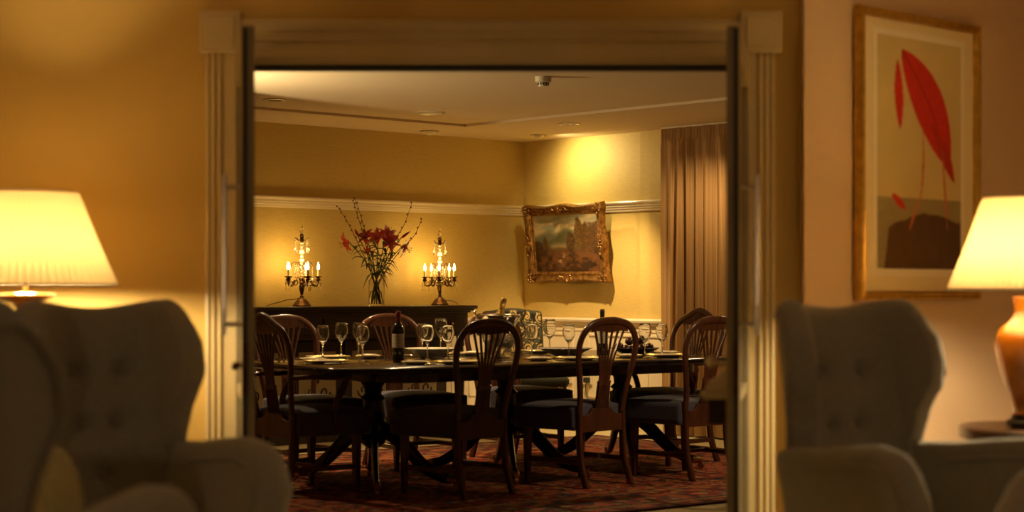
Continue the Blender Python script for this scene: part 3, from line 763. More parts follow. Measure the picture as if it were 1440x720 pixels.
def lily(hx, hz, hy, size, face, label, bud=False, leaves=6, foot=0, sd=0):
    """head offset (hx along the wall, hz above the sideboard, hy towards the room)"""
    rnd = random.Random(sd)
    t = thing('lily', label, 'flower', tuple(VX), RZL * .2, 'red lilies in the glass vase')
    st = catmull([(foot * 1.3, .02 * math.sin(sd * 2.3), .02), (foot * .1, 0, .20), (hx * .45, -hy * .5, .20 + (hz - .2) * .55), (hx, -hy, hz)], 7)
    MB().tube(st, .0038, 6).build('stem', M['leaf'], t)
    for k in range(leaves):
        p = st[int(len(st) * (.45 + .5 * k / max(1, leaves)))]
        a_ = rnd.uniform(0, 2 * PI); lf = MB(); leaf_mesh(lf, p, (math.cos(a_), math.sin(a_) * .5, .5), rnd.uniform(.10, .17), .016, rnd.uniform(.5, 1.5)); lf.build('leaf', M['leaf'], t)
    F = Vector(face).normalized(); A = F.cross(Vector((.2, .3, 1))).normalized(); B = F.cross(A); H0 = Vector((hx, -hy, hz))
    if bud:
        MB().tube([H0, H0 + F * size * .4, H0 + F * size * .8, H0 + F * size * 1.1], [.004, .012, .009, .002], 8).build('bud', M['petal'], t)
        return t
    fl = MB()
    for k in range(6):
        a_ = k * PI / 3 + sd; o_ = A * math.cos(a_) + B * math.sin(a_); sd_ = F.cross(o_).normalized()
        rows = []
        for i in range(9):
            q = i / 8; c = H0 + F * size * (.55 * q - .55 * max(0, q - .55) ** 1.3 * 1.6) + o_ * size * (q ** 1.3) * .95
            w_ = size * (.24 if k % 2 else .17) * math.sin(PI * min(1, .12 + q * .87)); rows.append((c - sd_ * w_, c - F * w_ * .25, c + sd_ * w_))
        n = 27; up = F * -.0018; vs = [p for r_ in rows for p in r_] + [p + up for r_ in rows for p in r_]; fs = []
        for i in range(8):
            for j in range(2):
                b0 = i * 3 + j; fs += [(b0, b0 + 1, b0 + 4, b0 + 3), (n + b0, n + b0 + 3, n + b0 + 4, n + b0 + 1)]
            fs += [(i * 3, i * 3 + 3, n + i * 3 + 3, n + i * 3), (i * 3 + 2, n + i * 3 + 2, n + i * 3 + 5, i * 3 + 5)]
        fl.add(vs, fs)
    fl.build('petals', M['petal'], t)
    sm = MB()
    for k in range(6):
        a_ = k * PI / 3 + .4; o_ = A * math.cos(a_) + B * math.sin(a_); e = H0 + F * size * .75 + o_ * size * .22
        sm.tube([H0, H0 + F * size * .4 + o_ * size * .05, e], .0012, 5); sm.ball(e, .004, 6)
    sm.build('stamens', M['anther'], t)
    return t
L_ = 'red lily '
lily(-.225, .515, .02, 0.104, (-.95, -.25, -.40), L_ + 'drooping at the far left of the glass vase', foot=.03, sd=1, leaves=5)
lily(-.150, .565, -.02, 0.073, (-.3, -.6, .6), L_ + 'bud pointing up at the upper left of the bouquet', bud=True, foot=.02, sd=2)
lily(-.080, .555, -.03, 0.085, (-.5, -.7, .4), L_ + 'half open left of the bouquet centre', foot=.02, sd=3)
lily(-.075, .445, .05, 0.043, (-.1, -1, 0), 'small red lily bud head below the other blooms', foot=-.01, sd=4, leaves=3)
lily(.010, .545, .03, 0.104, (-.3, -.7, .6), L_ + 'open and facing us in the middle of the bouquet', foot=.0, sd=5, leaves=6)
lily(.085, .560, .0, 0.110, (.35, -.70, .65), L_ + 'largest open bloom right of centre', foot=-.02, sd=6, leaves=5)
lily(.115, .520, .05, 0.091, (-.3, -.9, -.1), L_ + 'open just under the largest bloom', foot=-.03, sd=7)
lily(.195, .545, .0, 0.091, (.8, -.4, .6), L_ + 'bud pointing up to the right of the bouquet', bud=True, foot=-.03, sd=8)
lily(.205, .480, .03, 0.104, (.90, -.35, -.45), L_ + 'drooping at the far right of the glass vase', foot=-.04, sd=9, leaves=6)
def twig(pts, label):
    t = thing('twig', label, 'branch', tuple(VX), 0, 'budding twigs in the glass vase')
    p = catmull([(x, -y, z) for x, y, z in pts], 7); k = len(p)
    MB().tube(p, [.0038 - .0022 * i / k for i in range(k)], 6).build('stem', M['twig'], t)
    bd = MB()
    for i in range(k // 2, k, 2):
        s = .006 * (1 if i % 4 else -1); bd.ball((p[i].x + s, p[i].y, p[i].z + .003), .0055, 6, sz=1.5)
    bd.build('buds', M['twig'], t)
twig([(.03, 0, .02), (-.04, 0, .25), (-.17, 0, .55), (-.25, 0, .70), (-.315, 0, .80)], 'budding twig leaning furthest left over the vase')
twig([(.02, .01, .02), (-.04, 0, .25), (-.10, 0, .55), (-.155, 0, .73), (-.185, 0, .845)], 'tallest budding twig, left of a pair above the vase')
twig([(.02, -.01, .02), (-.03, 0, .25), (-.085, 0, .55), (-.12, 0, .70), (-.175, 0, .865)], 'tall budding twig, crossing the tallest one above the vase')
twig([(-.03, 0, .02), (.03, 0, .22), (.13, 0, .50), (.22, 0, .65), (.285, 0, .83)], 'budding twig rising to the right in front of the picture rail')
twig([(-.03, .01, .02), (.04, 0, .22), (.17, 0, .42), (.30, 0, .56), (.365, 0, .70)], 'budding twig leaning furthest right over the vase')

# ------------------------------------------------------------ painting in a carved gilt frame
FW, FH = .95, .665
pdist = (15.42 + 14.7) / 2
pcx, pcy = room(.10, .42 + .12)
pt_c = ((.227 + .876) / 2, (15.42 + 14.70) / 2)
pn = (-.733, -.680)
ptg = thing('landscape_painting', 'oil landscape of hills and trees in an ornate gilt frame', 'painting', (pt_c[0] + pn[0] * .055, pt_c[1] + pn[1] * .055, 1.245), RZR)
ptg.rotation_euler = (R(6.5), 0, RZR)
fw = .085
def frame_profile(W_, H_, prof, bulge=None, nseg=24):
    """picture frame: prof list of (inset from outer edge, forward). Outer rectangle W_ x H_, base at z=0, front towards -y"""
    m = MB(); loops = []
    for ins, fwd in prof:
        a, b0, b1 = W_ / 2 - ins, ins, H_ - ins; lp = []
        cs_ = [(-a, b0), (a, b0), (a, b1), (-a, b1)]
        for q in range(4):
            p, r_ = cs_[q], cs_[(q + 1) % 4]
            for k in range(nseg):
                s_ = k / nseg; x = p[0] + (r_[0] - p[0]) * s_; z = p[1] + (r_[1] - p[1]) * s_
                o_ = bulge(q, s_) * max(0, 1 - ins / .05) if bulge else 0
                nx, nz = ((0, -1), (1, 0), (0, 1), (-1, 0))[q]
                lp.append((x + nx * o_, -fwd, z + nz * o_))
        loops.append(lp)
    n = len(loops[0]); vs = [p for l_ in loops for p in l_]
    fs = [(j * n + i, j * n + (i + 1) % n, (j + 1) * n + (i + 1) % n, (j + 1) * n + i) for j in range(len(loops) - 1) for i in range(n)]
    j = len(loops) - 1; fs += [(j * n + i, j * n + (i + 1) % n, (i + 1) % n, i) for i in range(n)]
    return m.add(vs, fs)
def bul(q, s):
    d = min(s, 1 - s)
    return .012 * math.exp(-(d / .10) ** 2) - .010 * math.exp(-((d - .27) / .10) ** 2) + .010 * math.exp(-((s - .5) / .09) ** 2)
frame_profile(FW, FH, [(0, 0), (0, .045), (.006, .062), (.016, .068), (.026, .060), (.040, .046), (.056, .040), (.066, .044), (.074, .040), (.080, .028), (.088, .026), (.088, 0)], bul, 32).build('frame', M['gilt'], ptg, smooth=35)
rnd = random.Random(3)
def cartouche(cx, cz, s, dirx, dirz):
    orn = MB()
    for k in range(16):
        a_ = rnd.uniform(0, 2 * PI); r_ = rnd.random() ** .6 * s
        orn.ball((cx + r_ * math.cos(a_) * dirx, -.062 - rnd.random() * .008, cz + r_ * math.sin(a_) * dirz), rnd.uniform(.006, .013), 6, sy=.8)
    for sg in (-1, 1):
        orn.tube([(cx + sg * dirx * s * (.3 + .9 * q / 8) , -.066, cz + dirz * s * .35 * math.sin(q * .8) * (1 if dirx > dirz else 0) + (sg * dirz * s * (.3 + .9 * q / 8) if dirz > dirx else 0)) if dirx >= dirz else
                  (cx + dirx * s * .35 * math.sin(q * .8), -.066, cz + sg * dirz * s * (.3 + .9 * q / 8)) for q in range(9)], .005, 6)
    orn.build('carved_ornament', M['gilt'], ptg)
a, h_ = FW / 2, FH
for cx, cz in ((-a + .04, .04), (a - .04, .04), (-a + .04, h_ - .04), (a - .04, h_ - .04)): cartouche(cx, cz, .045, 1, 1)
cartouche(0, .035, .05, 1.7, .7); cartouche(0, h_ - .035, .05, 1.7, .7); cartouche(-a + .035, h_ / 2, .05, .7, 1.7); cartouche(a - .035, h_ / 2, .05, .7, 1.7)
def oilcol(u, v):
    # u left-right, v bottom-top
    F = lambda k, sd, o=5: fbm(u * k, v * k, sd, o)
    n2 = F(16, 12)[..., None]; n3 = F(34, 13)[..., None]
    def sm(x, w=.02): return (1 / (1 + np.exp(-np.clip(x / w, -30, 30))))[..., None]
    def mixc(c, col, m): return c * (1 - m) + col * m
    c = lin((.56, .56, .47)) * np.ones(u.shape + (3,))
    c = mixc(c, lin((.78, .70, .52)), sm(fbm(u * 4 + 3, v * 9, 21, 5) - .47 + .25 * (.75 - v), .06))
    c = mixc(c, lin((.62, .52, .38)), sm(fbm(u * 5 + 9, v * 12, 25, 5) - .60, .04) * .7)
    c = mixc(c, lin((.42, .42, .35)), sm(.60 + .10 * np.exp(-((u - .22) / .16) ** 2) + .02 * F(9, 3)  - v))
    c = mixc(c, lin((.33, .32, .21)) * (.75 + .5 * n2), sm(.50 + .27 * np.exp(-((u - .52) / .20) ** 2) + .02 * F(12, 4) - v))
    c = mixc(c, lin((.60, .53, .36)), sm(.030 - np.abs(v - .445)) * sm(.13 - np.abs(u - .38)))
    c = mixc(c, lin((.36, .24, .12)) * (.5 + n2), sm(.42 + .16 * (u - .42) ** 2 + .06 * (F(7, 5) - .5) - v))
    def tree(c, cx, cz, rx, rz, col, sd):
        d = ((u - cx) / rx) ** 2 + ((v - cz) / rz) ** 2 + 1.1 * (F(13, sd) - .5)
        return mixc(c, lin(col) * (.35 + 1.3 * n3), sm(1 - d, .08))
    c = tree(c, .94, .56, .15, .30, (.30, .20, .10), 41); c = tree(c, .70, .66, .065, .26, (.36, .25, .11), 42); c = tree(c, .80, .60, .07, .26, (.33, .22, .10), 43)
    c = tree(c, .57, .50, .07, .17, (.30, .20, .10), 44); c = tree(c, .17, .50, .04, .12, (.34, .25, .12), 45); c = tree(c, .05, .46, .08, .10, (.28, .19, .10), 46)
    rk = sm(F(9, 31) - .50, .03)
    low = lin((.15, .08, .045)) * (.6 + .8 * n2) * (1 - rk) + lin((.38, .23, .12)) * (.5 + n3) * rk
    c = mixc(c, low, sm(.36 + .04 * (F(6, 8) - .5) - v, .03) * .85)
    c = mixc(c, lin((.60, .48, .34)), sm(.022 - np.abs(u - .42 - .04 * np.sin(v * 26)), .006) * sm(v - .12) * sm(.30 - v) * sm(F(40, 9)[...] - .45, .03))
    return c
cw, chh = FW - 2 * .086, FH - 2 * .086
m, c = flatgrid(230, 170, lambda u, v: ((u - .5) * cw, np.full_like(u, -.024), .086 + v * chh), oilcol)
m.build('canvas', M['oil'], ptg, smooth=0, cols=c)

# ------------------------------------------------------------ curtain
cu = MB(); NP = 260; c0 = 1.74; cz0, cz1 = .015, 2.475
def curt(s, z, side):
    d_ = 1.80 + s * 1.10
    h = (z - cz0) / (cz1 - cz0)
    ph = d_ * 2 * PI / .115 + 1.9 * math.sin(d_ * 9) + .9 * (1 - h) * math.sin(d_ * 19 + h * 3)
    am = (.036 + .012 * math.sin(d_ * 13)) * (1.0 - .25 * h) if h < .96 else .012
    off = .165 + am * math.sin(ph) + .010 * math.sin(d_ * 41 + 3 * h)
    if h > .955: off += .006 * math.sin(d_ * 2 * PI / .022) - .0
    x, y = room(off + side * .004, d_ - .012 * (1 - h) * 0)
    return (x, y, z)
zs = [cz0, .3, .7, 1.1, 1.5, 1.9, 2.2, 2.34, 2.375, 2.39, 2.40, 2.43, 2.475]
def curt_grid(side): return [curt(i / NP, z, side) for i in range(NP + 1) for z in zs]
k = len(zs); A_ = curt_grid(0); B_ = curt_grid(1); q = len(A_)
fs = []
for i in range(NP):
    for j in range(k - 1):
        a_ = i * k + j; fs += [(a_, a_ + k, a_ + k + 1, a_ + 1), (q + a_, q + a_ + 1, q + a_ + k + 1, q + a_ + k)]
    fs += [(i * k, q + i * k, q + i * k + k, i * k + k), (i * k + k - 1, i * k + 2 * k - 1, q + i * k + 2 * k - 1, q + i * k + k - 1)]
for j in range(k - 1): fs += [(j, j + 1, q + j + 1, q + j), (NP * k + j, q + NP * k + j, q + NP * k + j + 1, NP * k + j + 1)]
cuo = thing('curtain', 'floor-length striped bronze curtain with pencil pleats beside the gold wall', 'curtain', (*room(.13, 2.2), 0))
cm = MB().add(A_ + B_, fs); cm.xf(Matrix.Translation(-Vector(cuo.location))); cm.build('pleated_cloth', M['curtain'], cuo, smooth=60)
trk = MB(); p0, p1 = room(.165, 1.80), room(.165, 2.9); dv = Vector((p1[0] - p0[0], p1[1] - p0[1])); 
trk.box(((p0[0] + p1[0]) / 2, (p0[1] + p1[1]) / 2, 2.482), (dv.length, .02, .012), rz=math.atan2(dv.y, dv.x)); trk.xf(Matrix.Translation(-Vector(cuo.location))); trk.build('track', M['plastic'], cuo, smooth=0)

# ------------------------------------------------------------ damask hall chair in the corner
fx, fy = .33, -.944
dc = thing('upholstered_chair', 'tall chair covered in black and gold scroll damask in the room corner', 'chair', (.10, 14.02, 0), math.atan2(-fx, fy))
def damcol(u, v, W_=.47, H_=.6):
    X = (u * W_) / .115; Y = (v * H_) / .135
    row = np.floor(Y); fxx = (X + .5 * (row % 2)) % 1 - .5; fyy = Y % 1 - .5
    r_ = np.sqrt(fxx ** 2 + fyy ** 2); th = np.arctan2(fyy, fxx)
    spiral = np.abs(((r_ * 5.2 + th / (2 * PI)) % 1) - .5) < .20
    spiral &= (r_ < .34)
    stem = np.abs(fxx - .22 * np.sin(Y * 2 * PI)) < .045
    fl = r_ < (.09 + .04 * np.cos(5 * th))
    nz = fbm(X * 3.3, Y * 3.3, 8) > .60
    gold = lin((.74, .62, .36)); bg = lin((.27, .26, .17)); blk = lin((.045, .038, .03))
    c = np.ones(u.shape + (3,)) * bg
    c[nz] = blk
    s2 = np.abs(((r_ * 5.2 + th / (2 * PI)) % 1) - .5) < .32
    c[s2 & (r_ < .40)] = blk; c[stem] = blk
    c[spiral | fl | (np.abs(fxx - .22 * np.sin(Y * 2 * PI)) < .018)] = gold
    lv = ((np.abs(fxx) - .36) / .09) ** 2 + ((np.abs(fyy) - .33) / .05) ** 2
    c[lv < 1.6] = blk; c[lv < .8] = gold
    return c
def padded_col(fin, fout, nu, nv, name, parent, W_, H_):
    m_ = MB().padded(fin, fout, nu, nv, 5); k_ = (nu + 1) * (nv + 1)
    u, v = np.meshgrid(np.linspace(0, 1, nu + 1), np.linspace(0, 1, nv + 1), indexing='ij')
    C = damcol(u, v, W_, H_).reshape(-1, 3); rest = np.tile(lin((.17, .17, .10)), (len(m_.v) - 2 * k_, 1))
    C = np.concatenate([C, C, rest]); C = np.concatenate([C, np.ones((len(C), 1))], 1)
    return m_.build(name, M['damask'], parent, smooth=60, cols=C)
def dback(u, v, s):
    x = (u - .5) * 2; zt = .972 + .022 * math.cos(x * PI / 2) ** 2
    z = .50 + (zt - .50) * v
    return (x * (.215 + .012 * v), -.20 - .10 * v + s * .035, z)
padded_col(lambda u, v: dback(u, v, -1), lambda u, v: dback(u, v, 1), 90, 100, 'backrest', dc, .46, .5)
def dseat(u, v, s):
    x = (u - .5) * 2; return (x * (.21 + .04 * v), -.19 + .44 * v, .49 if s > 0 else .40)
padded_col(lambda u, v: dseat(u, v, -1), lambda u, v: dseat(u, v, 1), 60, 60, 'seat', dc, .46, .45)
# deep upholstered side skirts carry the pattern down to the rail
def dfront(u, v, s): return ((u - .5) * 2 * .255, .262 + s * .008, .345 + .10 * v)
padded_col(lambda u, v: dfront(u, v, -1), lambda u, v: dfront(u, v, 1), 60, 16, 'seat_front', dc, .5, .12)
def dside(u, v, s): return (-.235 - .02 * u + s * .008, -.19 + .44 * u, .345 + .10 * v)
padded_col(lambda u, v: dside(u, v, -1), lambda u, v: dside(u, v, 1), 60, 16, 'seat_side', dc, .45, .12)
b = MB(); b.box((0, .04, .33), (.50, .45, .03)); b.build('seat_rail', M['mahog'], dc, bev=.003)
for sx in (-1, 1):
    MB().box((sx * .225, .24, .165), (.04, .04, .33), taper=.7).build('leg', M['mahog'], dc, bev=.003)
    MB().tube([(sx * .20, -.19, .36), (sx * .20, -.20, .2), (sx * .205, -.26, 0)], .018, 8, power=.6).build('leg', M['mahog'], dc)
    MB().tube([(sx * .225, .24, .12), (sx * .20, -.22, .12)], .01, 6).build('stretcher', M['mahog'], dc)

# ------------------------------------------------------------ table ware
def on_table(u, n, z=TOP): x, y = tab(u, n); return (x, y, z + .0005)
def at(px, Y, z=TOP): return ((px - 720) / 2450 * Y, Y, z + .0005)
gp = [(0, 0), (.036, 0), (.037, .002), (.020, .005), (.006, .012), (.0042, .03), (.0038, .07), (.0050, .092), (.012, .102), (.027, .120), (.0375, .145), (.0400, .165), (.0365, .190), (.0310, .213),
      (.0300, .2135), (.0355, .190), (.0388, .165), (.0362, .146), (.026, .1225), (.011, .106), (0, .1035)]
def make_glass(label):
    t = thing('wine_glass', label, 'glass', group='wine glasses on the dining table')
    MB().lathe([p for p in gp], n=24).build('glass_body', M['glass'], t, smooth=60); return t
wg = make_glass('leftmost empty wine glass on the table, right of the left carver armchair back')
wg.location = at(454, 10.65)
gl = [(480, 10.9, 1.05, 'tall empty wine glass, second from the left on the table'),
      (504.5, 11.05, 1.04, 'empty wine glass, rear one of the overlapping pair left of the red-capped bottle'),
      (510, 10.45, 1.0, 'empty wine glass, front one of the overlapping pair left of the red-capped bottle'),
      (594, 11.25, .99, 'wine glass just right of the red-capped bottle, behind the cream scalloped bowl'),
      (601, 10.6, 1.01, 'broad wine glass directly in front of the cream scalloped bowl'),
      (620, 11.55, 1.12, 'tallest wine glass, the rear one above the cream scalloped bowl'),
      (630, 10.75, .98, 'wine glass at the right end of the cream scalloped bowl, left of the wine cooler'),
      (748, 11.1, 1.0, 'wine glass just right of the silver wine cooler, before the damask chair'),
      (773, 11.5, 1.10, 'largest wine glass right of the damask chair, behind the grey fluted bowl'),
      (800, 10.9, 1.0, 'wine glass standing in front of the grey fluted bowl'),
      (907, 10.95, 1.02, 'wine glass standing by the black bowl of dark fruit'),
      (931, 11.15, .98, 'rightmost wine glass, beside the curtain edge')]
for px_, Y_, s_, lb in gl:
    o = dup(wg, lb, at(px_, Y_)); o.scale = (s_, s_, s_)

def bottle(name, label, loc, cap, lab):
    t = thing(name, label, 'bottle', loc)
    MB().lathe([(0, .004), (.030, .002), (.036, .006), (.037, .02), (.037, .185), (.034, .205), (.022, .225), (.0145, .24), (.0135, .29), (0, .29)], n=24).build('bottle_body', M['bottle'], t, smooth=50)
    MB().lathe([(.0150, .236), (.0148, .280), (.0160, .282), (.0160, .290), (.0148, .292), (.0145, .302), (0, .303)], n=18).build('capsule', cap, t)
    if lab:
        n = 20; m_ = MB()
        vs = [(.0376 * math.cos(a_), .0376 * math.sin(a_), z) for a_ in [-PI / 2 - 1.35 + 2.7 * i / n for i in range(n + 1)] for z in (.082, .165)]
        vs += [(x * .985, y * .985, z) for x, y, z in vs]; k_ = 2 * (n + 1)
        fs = [(2 * i, 2 * i + 2, 2 * i + 3, 2 * i + 1) for i in range(n)] + [(k_ + 2 * i, k_ + 2 * i + 1, k_ + 2 * i + 3, k_ + 2 * i + 2) for i in range(n)]
        fs += [(2 * i, k_ + 2 * i, k_ + 2 * i + 2, 2 * i + 2) for i in range(n)] + [(2 * i + 1, 2 * i + 3, k_ + 2 * i + 3, k_ + 2 * i + 1) for i in range(n)]
        lo = m_.add(vs, fs).build('bottle_label', M['label'], t)
        ik = MB()
        for z, hw, th in ((.150, .22, .004), (.145, .14, .003), (.130, .36, .0018), (.124, .30, .0016), (.112, .34, .0014), (.106, .25, .0014), (.094, .30, .0012)):
            vs = [(.0379 * math.cos(-PI / 2 + q), .0379 * math.sin(-PI / 2 + q), zz) for q in [-hw + 2 * hw * i / 6 for i in range(7)] for zz in (z, z + th)]
            ik.add(vs, [(2 * i, 2 * i + 2, 2 * i + 3, 2 * i + 1) for i in range(6)])
        ik.build('printed_lines', M['ink'], lo, smooth=0)
    return t
bottle('wine_bottle', 'dark wine bottle with red capsule and cream label on the table', at(560, 10.5), M['capsule'], True)
bottle('wine_bottle', 'dark wine bottle with black capsule behind the middle near chair', at(847, 11.3), M['capsule_dark'], True)

# wine cooler with champagne
cl = thing('wine_cooler', 'two-handled embossed silver urn wine cooler in the middle of the table', 'wine cooler', at(703, 11.0))
fl_ = lambda a, z: 1 + (.03 * math.cos(14 * a) if .06 < z < .17 else 0)
MB().shell([(0, 0), (.065, 0), (.068, .008), (.045, .018), (.028, .03), (.035, .042), (.075, .065), (.105, .105), (.110, .15), (.098, .195), (.102, .215), (.120, .245), (.128, .262), (.126, .268), (.118, .264), (.095, .215), (.092, .195), (.103, .15), (.098, .108), (.07, .072), (0, .06)], n=42, mod=fl_).build('urn_body', M['silver_old'], cl, smooth=60)
MB().shell([(.100, .205), (.112, .228), (.131, .258), (.133, .270), (.126, .274), (.118, .268)], n=36).build('rim', M['silver'], cl)
for sx in (-1, 1):
    MB().tube(catmull([(sx * .108, 0, .155), (sx * .140, 0, .150), (sx * .155, 0, .19), (sx * .138, 0, .225), (sx * .150, 0, .262), (sx * .160, 0, .285), (sx * .150, 0, .298)], 6), .008, 8).build('handle', M['silver'], cl)
    MB().tube(catmull([(sx * .112, 0, .250), (sx * .128, 0, .275), (sx * .148, 0, .268), (sx * .150, 0, .245), (sx * .135, 0, .238)], 6), .0055, 8).build('handle_scroll', M['silver'], cl)
x, y, z = at(695, 11.02)
cp = thing('champagne_bottle', 'champagne bottle with gold foil neck tilted in the silver wine cooler', 'bottle', (x - .006, y, z + .078)); cp.rotation_euler = (R(4), R(13), 0)
MB().lathe([(0, .0), (.036, .002), (.043, .010), (.043, .150), (.040, .175), (.026, .205), (.019, .225), (.0165, .27), (.0165, .285), (0, .286)], n=22).build('bottle_body', M['bottle'], cp, smooth=50)
MB().lathe([(.0285, .205), (.0205, .226), (.0180, .262), (.0205, .268), (.0200, .280), (.0215, .290), (.0190, .304), (.010, .310), (0, .311)], n=18, mod=lambda a, z: 1 + .03 * math.sin(a * 9 + z * 300)).build('gold_foil', M['goldfoil'], cp)
MB().lathe([(.0435, .05), (.0437, .052), (.0437, .125), (.0435, .127)], n=22).build('bottle_label', M['label'], cp)

def fluted(name, label, loc, r, h, m_, n=12, sx=1.0, rz=0, amp=.05):
    t = thing(name, label, 'bowl', loc, rz)
    md = lambda a, z: 1 + amp * abs(math.cos(n / 2 * a)) * min(1, z / h)
    MB().shell([(0, 0), (r * .4, 0), (r * .42, .006), (r * .62, h * .35), (r * .85, h * .75), (r, h), (r * .985, h * 1.04), (r * .83, h * .8), (r * .6, h * .42), (r * .38, .014), (0, .012)], n=96, mod=md, sx=sx).build('bowl_body', m_, t, smooth=60)
    return t
fluted('serving_bowl', 'cream scalloped serving bowl between the red-capped bottle and the wine cooler', at(606, 10.98), .145, .060, M['china'], 14, 1.05, amp=.08)
fluted('serving_bowl', 'grey fluted serving bowl on the table right of the wine cooler', at(795, 11.25), .165, .052, M['china_grey'], 16, 1.0, amp=.08)
bx, by_, bz = at(893, 11.35)
fluted('fruit_bowl', 'black shallow bowl holding dark fruit near the right end of the table', (bx, by_, bz), .155, .050, M['ebonised'], 10)
rnd = random.Random(5)
fr_pos = [(0, 0, .042), (.06, .01, .045), (-.06, .0, .045), (.02, .06, .044), (-.03, -.06, .044), (.09, -.045, .058), (-.10, .03, .060), (.035, -.075, .052), (.032, .0, .092), (-.037, .01, .092)]
fr = None
names_ = ['at the bottom centre', 'right of the centre', 'left of the centre', 'at the back', 'at the front', 'resting on the right rim', 'resting on the left rim', 'at the front right', 'right one of the top pair', 'left one of the top pair']
for (dx, dy, dz), nn in zip(fr_pos, names_):
    lb = 'dark plum in the black bowl, ' + nn
    if fr is None:
        fr = thing('plum', lb, 'fruit', (bx + dx, by_ + dy, bz + dz), 0, 'plums in the black bowl')
        MB().ball((0, 0, 0), .028, 14, sz=.92).build('flesh', M['darkfruit'], fr); MB().tube([(0, 0, .023), (.003, 0, .036)], .0015, 5).build('stalk', M['twig'], fr)
    else: dup(fr, lb, (bx + dx, by_ + dy, bz + dz), rnd.random() * 6)

# place settings
def make_plate(r, label, nm='dinner_plate', grp='dinner plates on the table'):
    t = thing(nm, label, 'plate', group=grp)
    MB().shell([(0, 0), (r * .55, 0), (r * .62, .004), (r * .97, .014), (r, .017), (r * .985, .019), (r * .62, .009), (r * .5, .006), (0, .006)], n=36).build('plate_body', M['china'], t, smooth=60)
    MB().shell([(r * .97, .0175), (r * 1.001, .0185), (r * 1.003, .0170), (r * .985, .0205)], n=36).build('rim_band', M['goldfoil'], t); return t
pl = make_plate(.140, ''); sp = make_plate(.085, '', 'side_plate', 'side plates on the table')
def make_knife():
    t = thing('table_knife', '', 'knife', group='knives on the table')
    MB().tube([(0, -.11, .006), (0, -.02, .006), (0, -.01, .005)], [.0065, .005, .004], 8, [.0045, .004, .003]).build('handle', M['silver'], t)
    MB().tube([(0, -.01, .005), (0, .06, .005), (0, .11, .004)], [.008, .009, .003], 6, .0012).build('blade', M['silver'], t); return t
def make_fork():
    t = thing('table_fork', '', 'fork', group='forks on the table')
    MB().tube([(0, -.10, .005), (0, 0, .006), (0, .04, .004)], [.0065, .003, .006], 8, .0022).build('handle', M['silver'], t)
    f = MB(); f.box((0, .052, .004), (.022, .024, .002))
    for i in range(4): f.box(((i - 1.5) * .0064, .082, .006), (.003, .040, .002), rx=R(4))
    f.build('tines', M['silver'], t); return t
def make_napkin():
    t = thing('napkin', '', 'napkin', group='folded napkins on the side plates')
    n = MB(); n.padded(lambda u, v: ((u - .5) * .10, (v - .5) * .06, .0), lambda u, v: ((u - .5) * .10, (v - .5) * .06, .007 + .002 * math.sin(u * 6)), 10, 6, 3); n.build('linen_fold', M['linen'], t); return t
kn, fk, nk = make_knife(), make_fork(), make_napkin()
sets = [(5.84, 8.27, 0, 'before the near chair in front of the wine cooler'), (6.72, 8.25, 0, 'before the middle near chair'), (7.46, 8.27, 0, 'before the right-hand near chair'),
        (5.60, 9.33, PI, 'before the far chair below the left candelabra'), (6.40, 9.33, PI, 'before the far chair behind the red-capped bottle'), (7.27, 9.33, PI, 'before the far chair hidden by the wine cooler'),
        (5.27, 8.80, -PI / 2, 'before the left carver armchair'), (7.80, 8.82, PI / 2, 'before the far right carver armchair')]
first = True
for u, n, rot, ds in sets:
    def lo(dx, dy):   # diner-local: +y away from the diner
        c_, s_ = math.cos(rot), math.sin(rot); return on_table(u + dx * c_ - dy * s_, n + dx * s_ + dy * c_)
    rz = TA + rot
    items = [(pl, 'white dinner plate with gilt rim ' + ds, lo(0, 0), 0), (sp, 'small white side plate ' + ds, lo(-.255, .06), 0),
             (kn, 'silver knife ' + ds, lo(.165, .0), 0), (fk, 'silver fork ' + ds, lo(-.160, .0), 0),
             (nk, 'folded ivory napkin ' + ds, lo(-.255, .06)[:2] + (TOP + .0185,), .3)]
    for src, lb, loc, ex in items:
        if first: src['label'] = lb; src.location = loc; src.rotation_euler = (0, 0, rz + ex)
        else: dup(src, lb, loc, rz + ex)
    first = False

# ------------------------------------------------------------ wall sockets, ceiling fittings
def socket(tw, label, plug=False):
    t = thing('wall_socket', label, 'socket', (*room(.020, tw), .405), RZR)
    b = MB(); b.box((0, 0, 0), (.146, .010, .086)); b.build('faceplate', M['plastic'], t, bev=.003)
    h = MB()
    for sx in (-.036, .036):
        for dx, dz in ((0, .012), (-.011, -.010), (.011, -.010)): h.box((sx + dx, -.006, dz), (.005, .003, .008))
    h.build('pin_holes', M['blackp'], t, smooth=0)
    if plug:
        p_ = MB(); p_.box((.036, -.026, -.004), (.045, .040, .045)); p_.tube(catmull([(.036, -.03, -.02), (.036, -.035, -.10), (.08, -.03, -.25), (.15, -.03, -.37)], 5), .004, 6); p_.build('plug', M['blackp'], t, bev=.004)
    return t
def wall_t(px):   # distance along the painting wall where a sight line at px meets it
    k_ = (px - 720) / 2450; return (k_ * KY - KX) / (LN[0] - k_ * LN[1])
socket(wall_t(799), 'ivory double wall socket with nothing plugged in, left one of the two')
socket(wall_t(826), 'ivory double wall socket with a black plug in it, right one of the two', True)

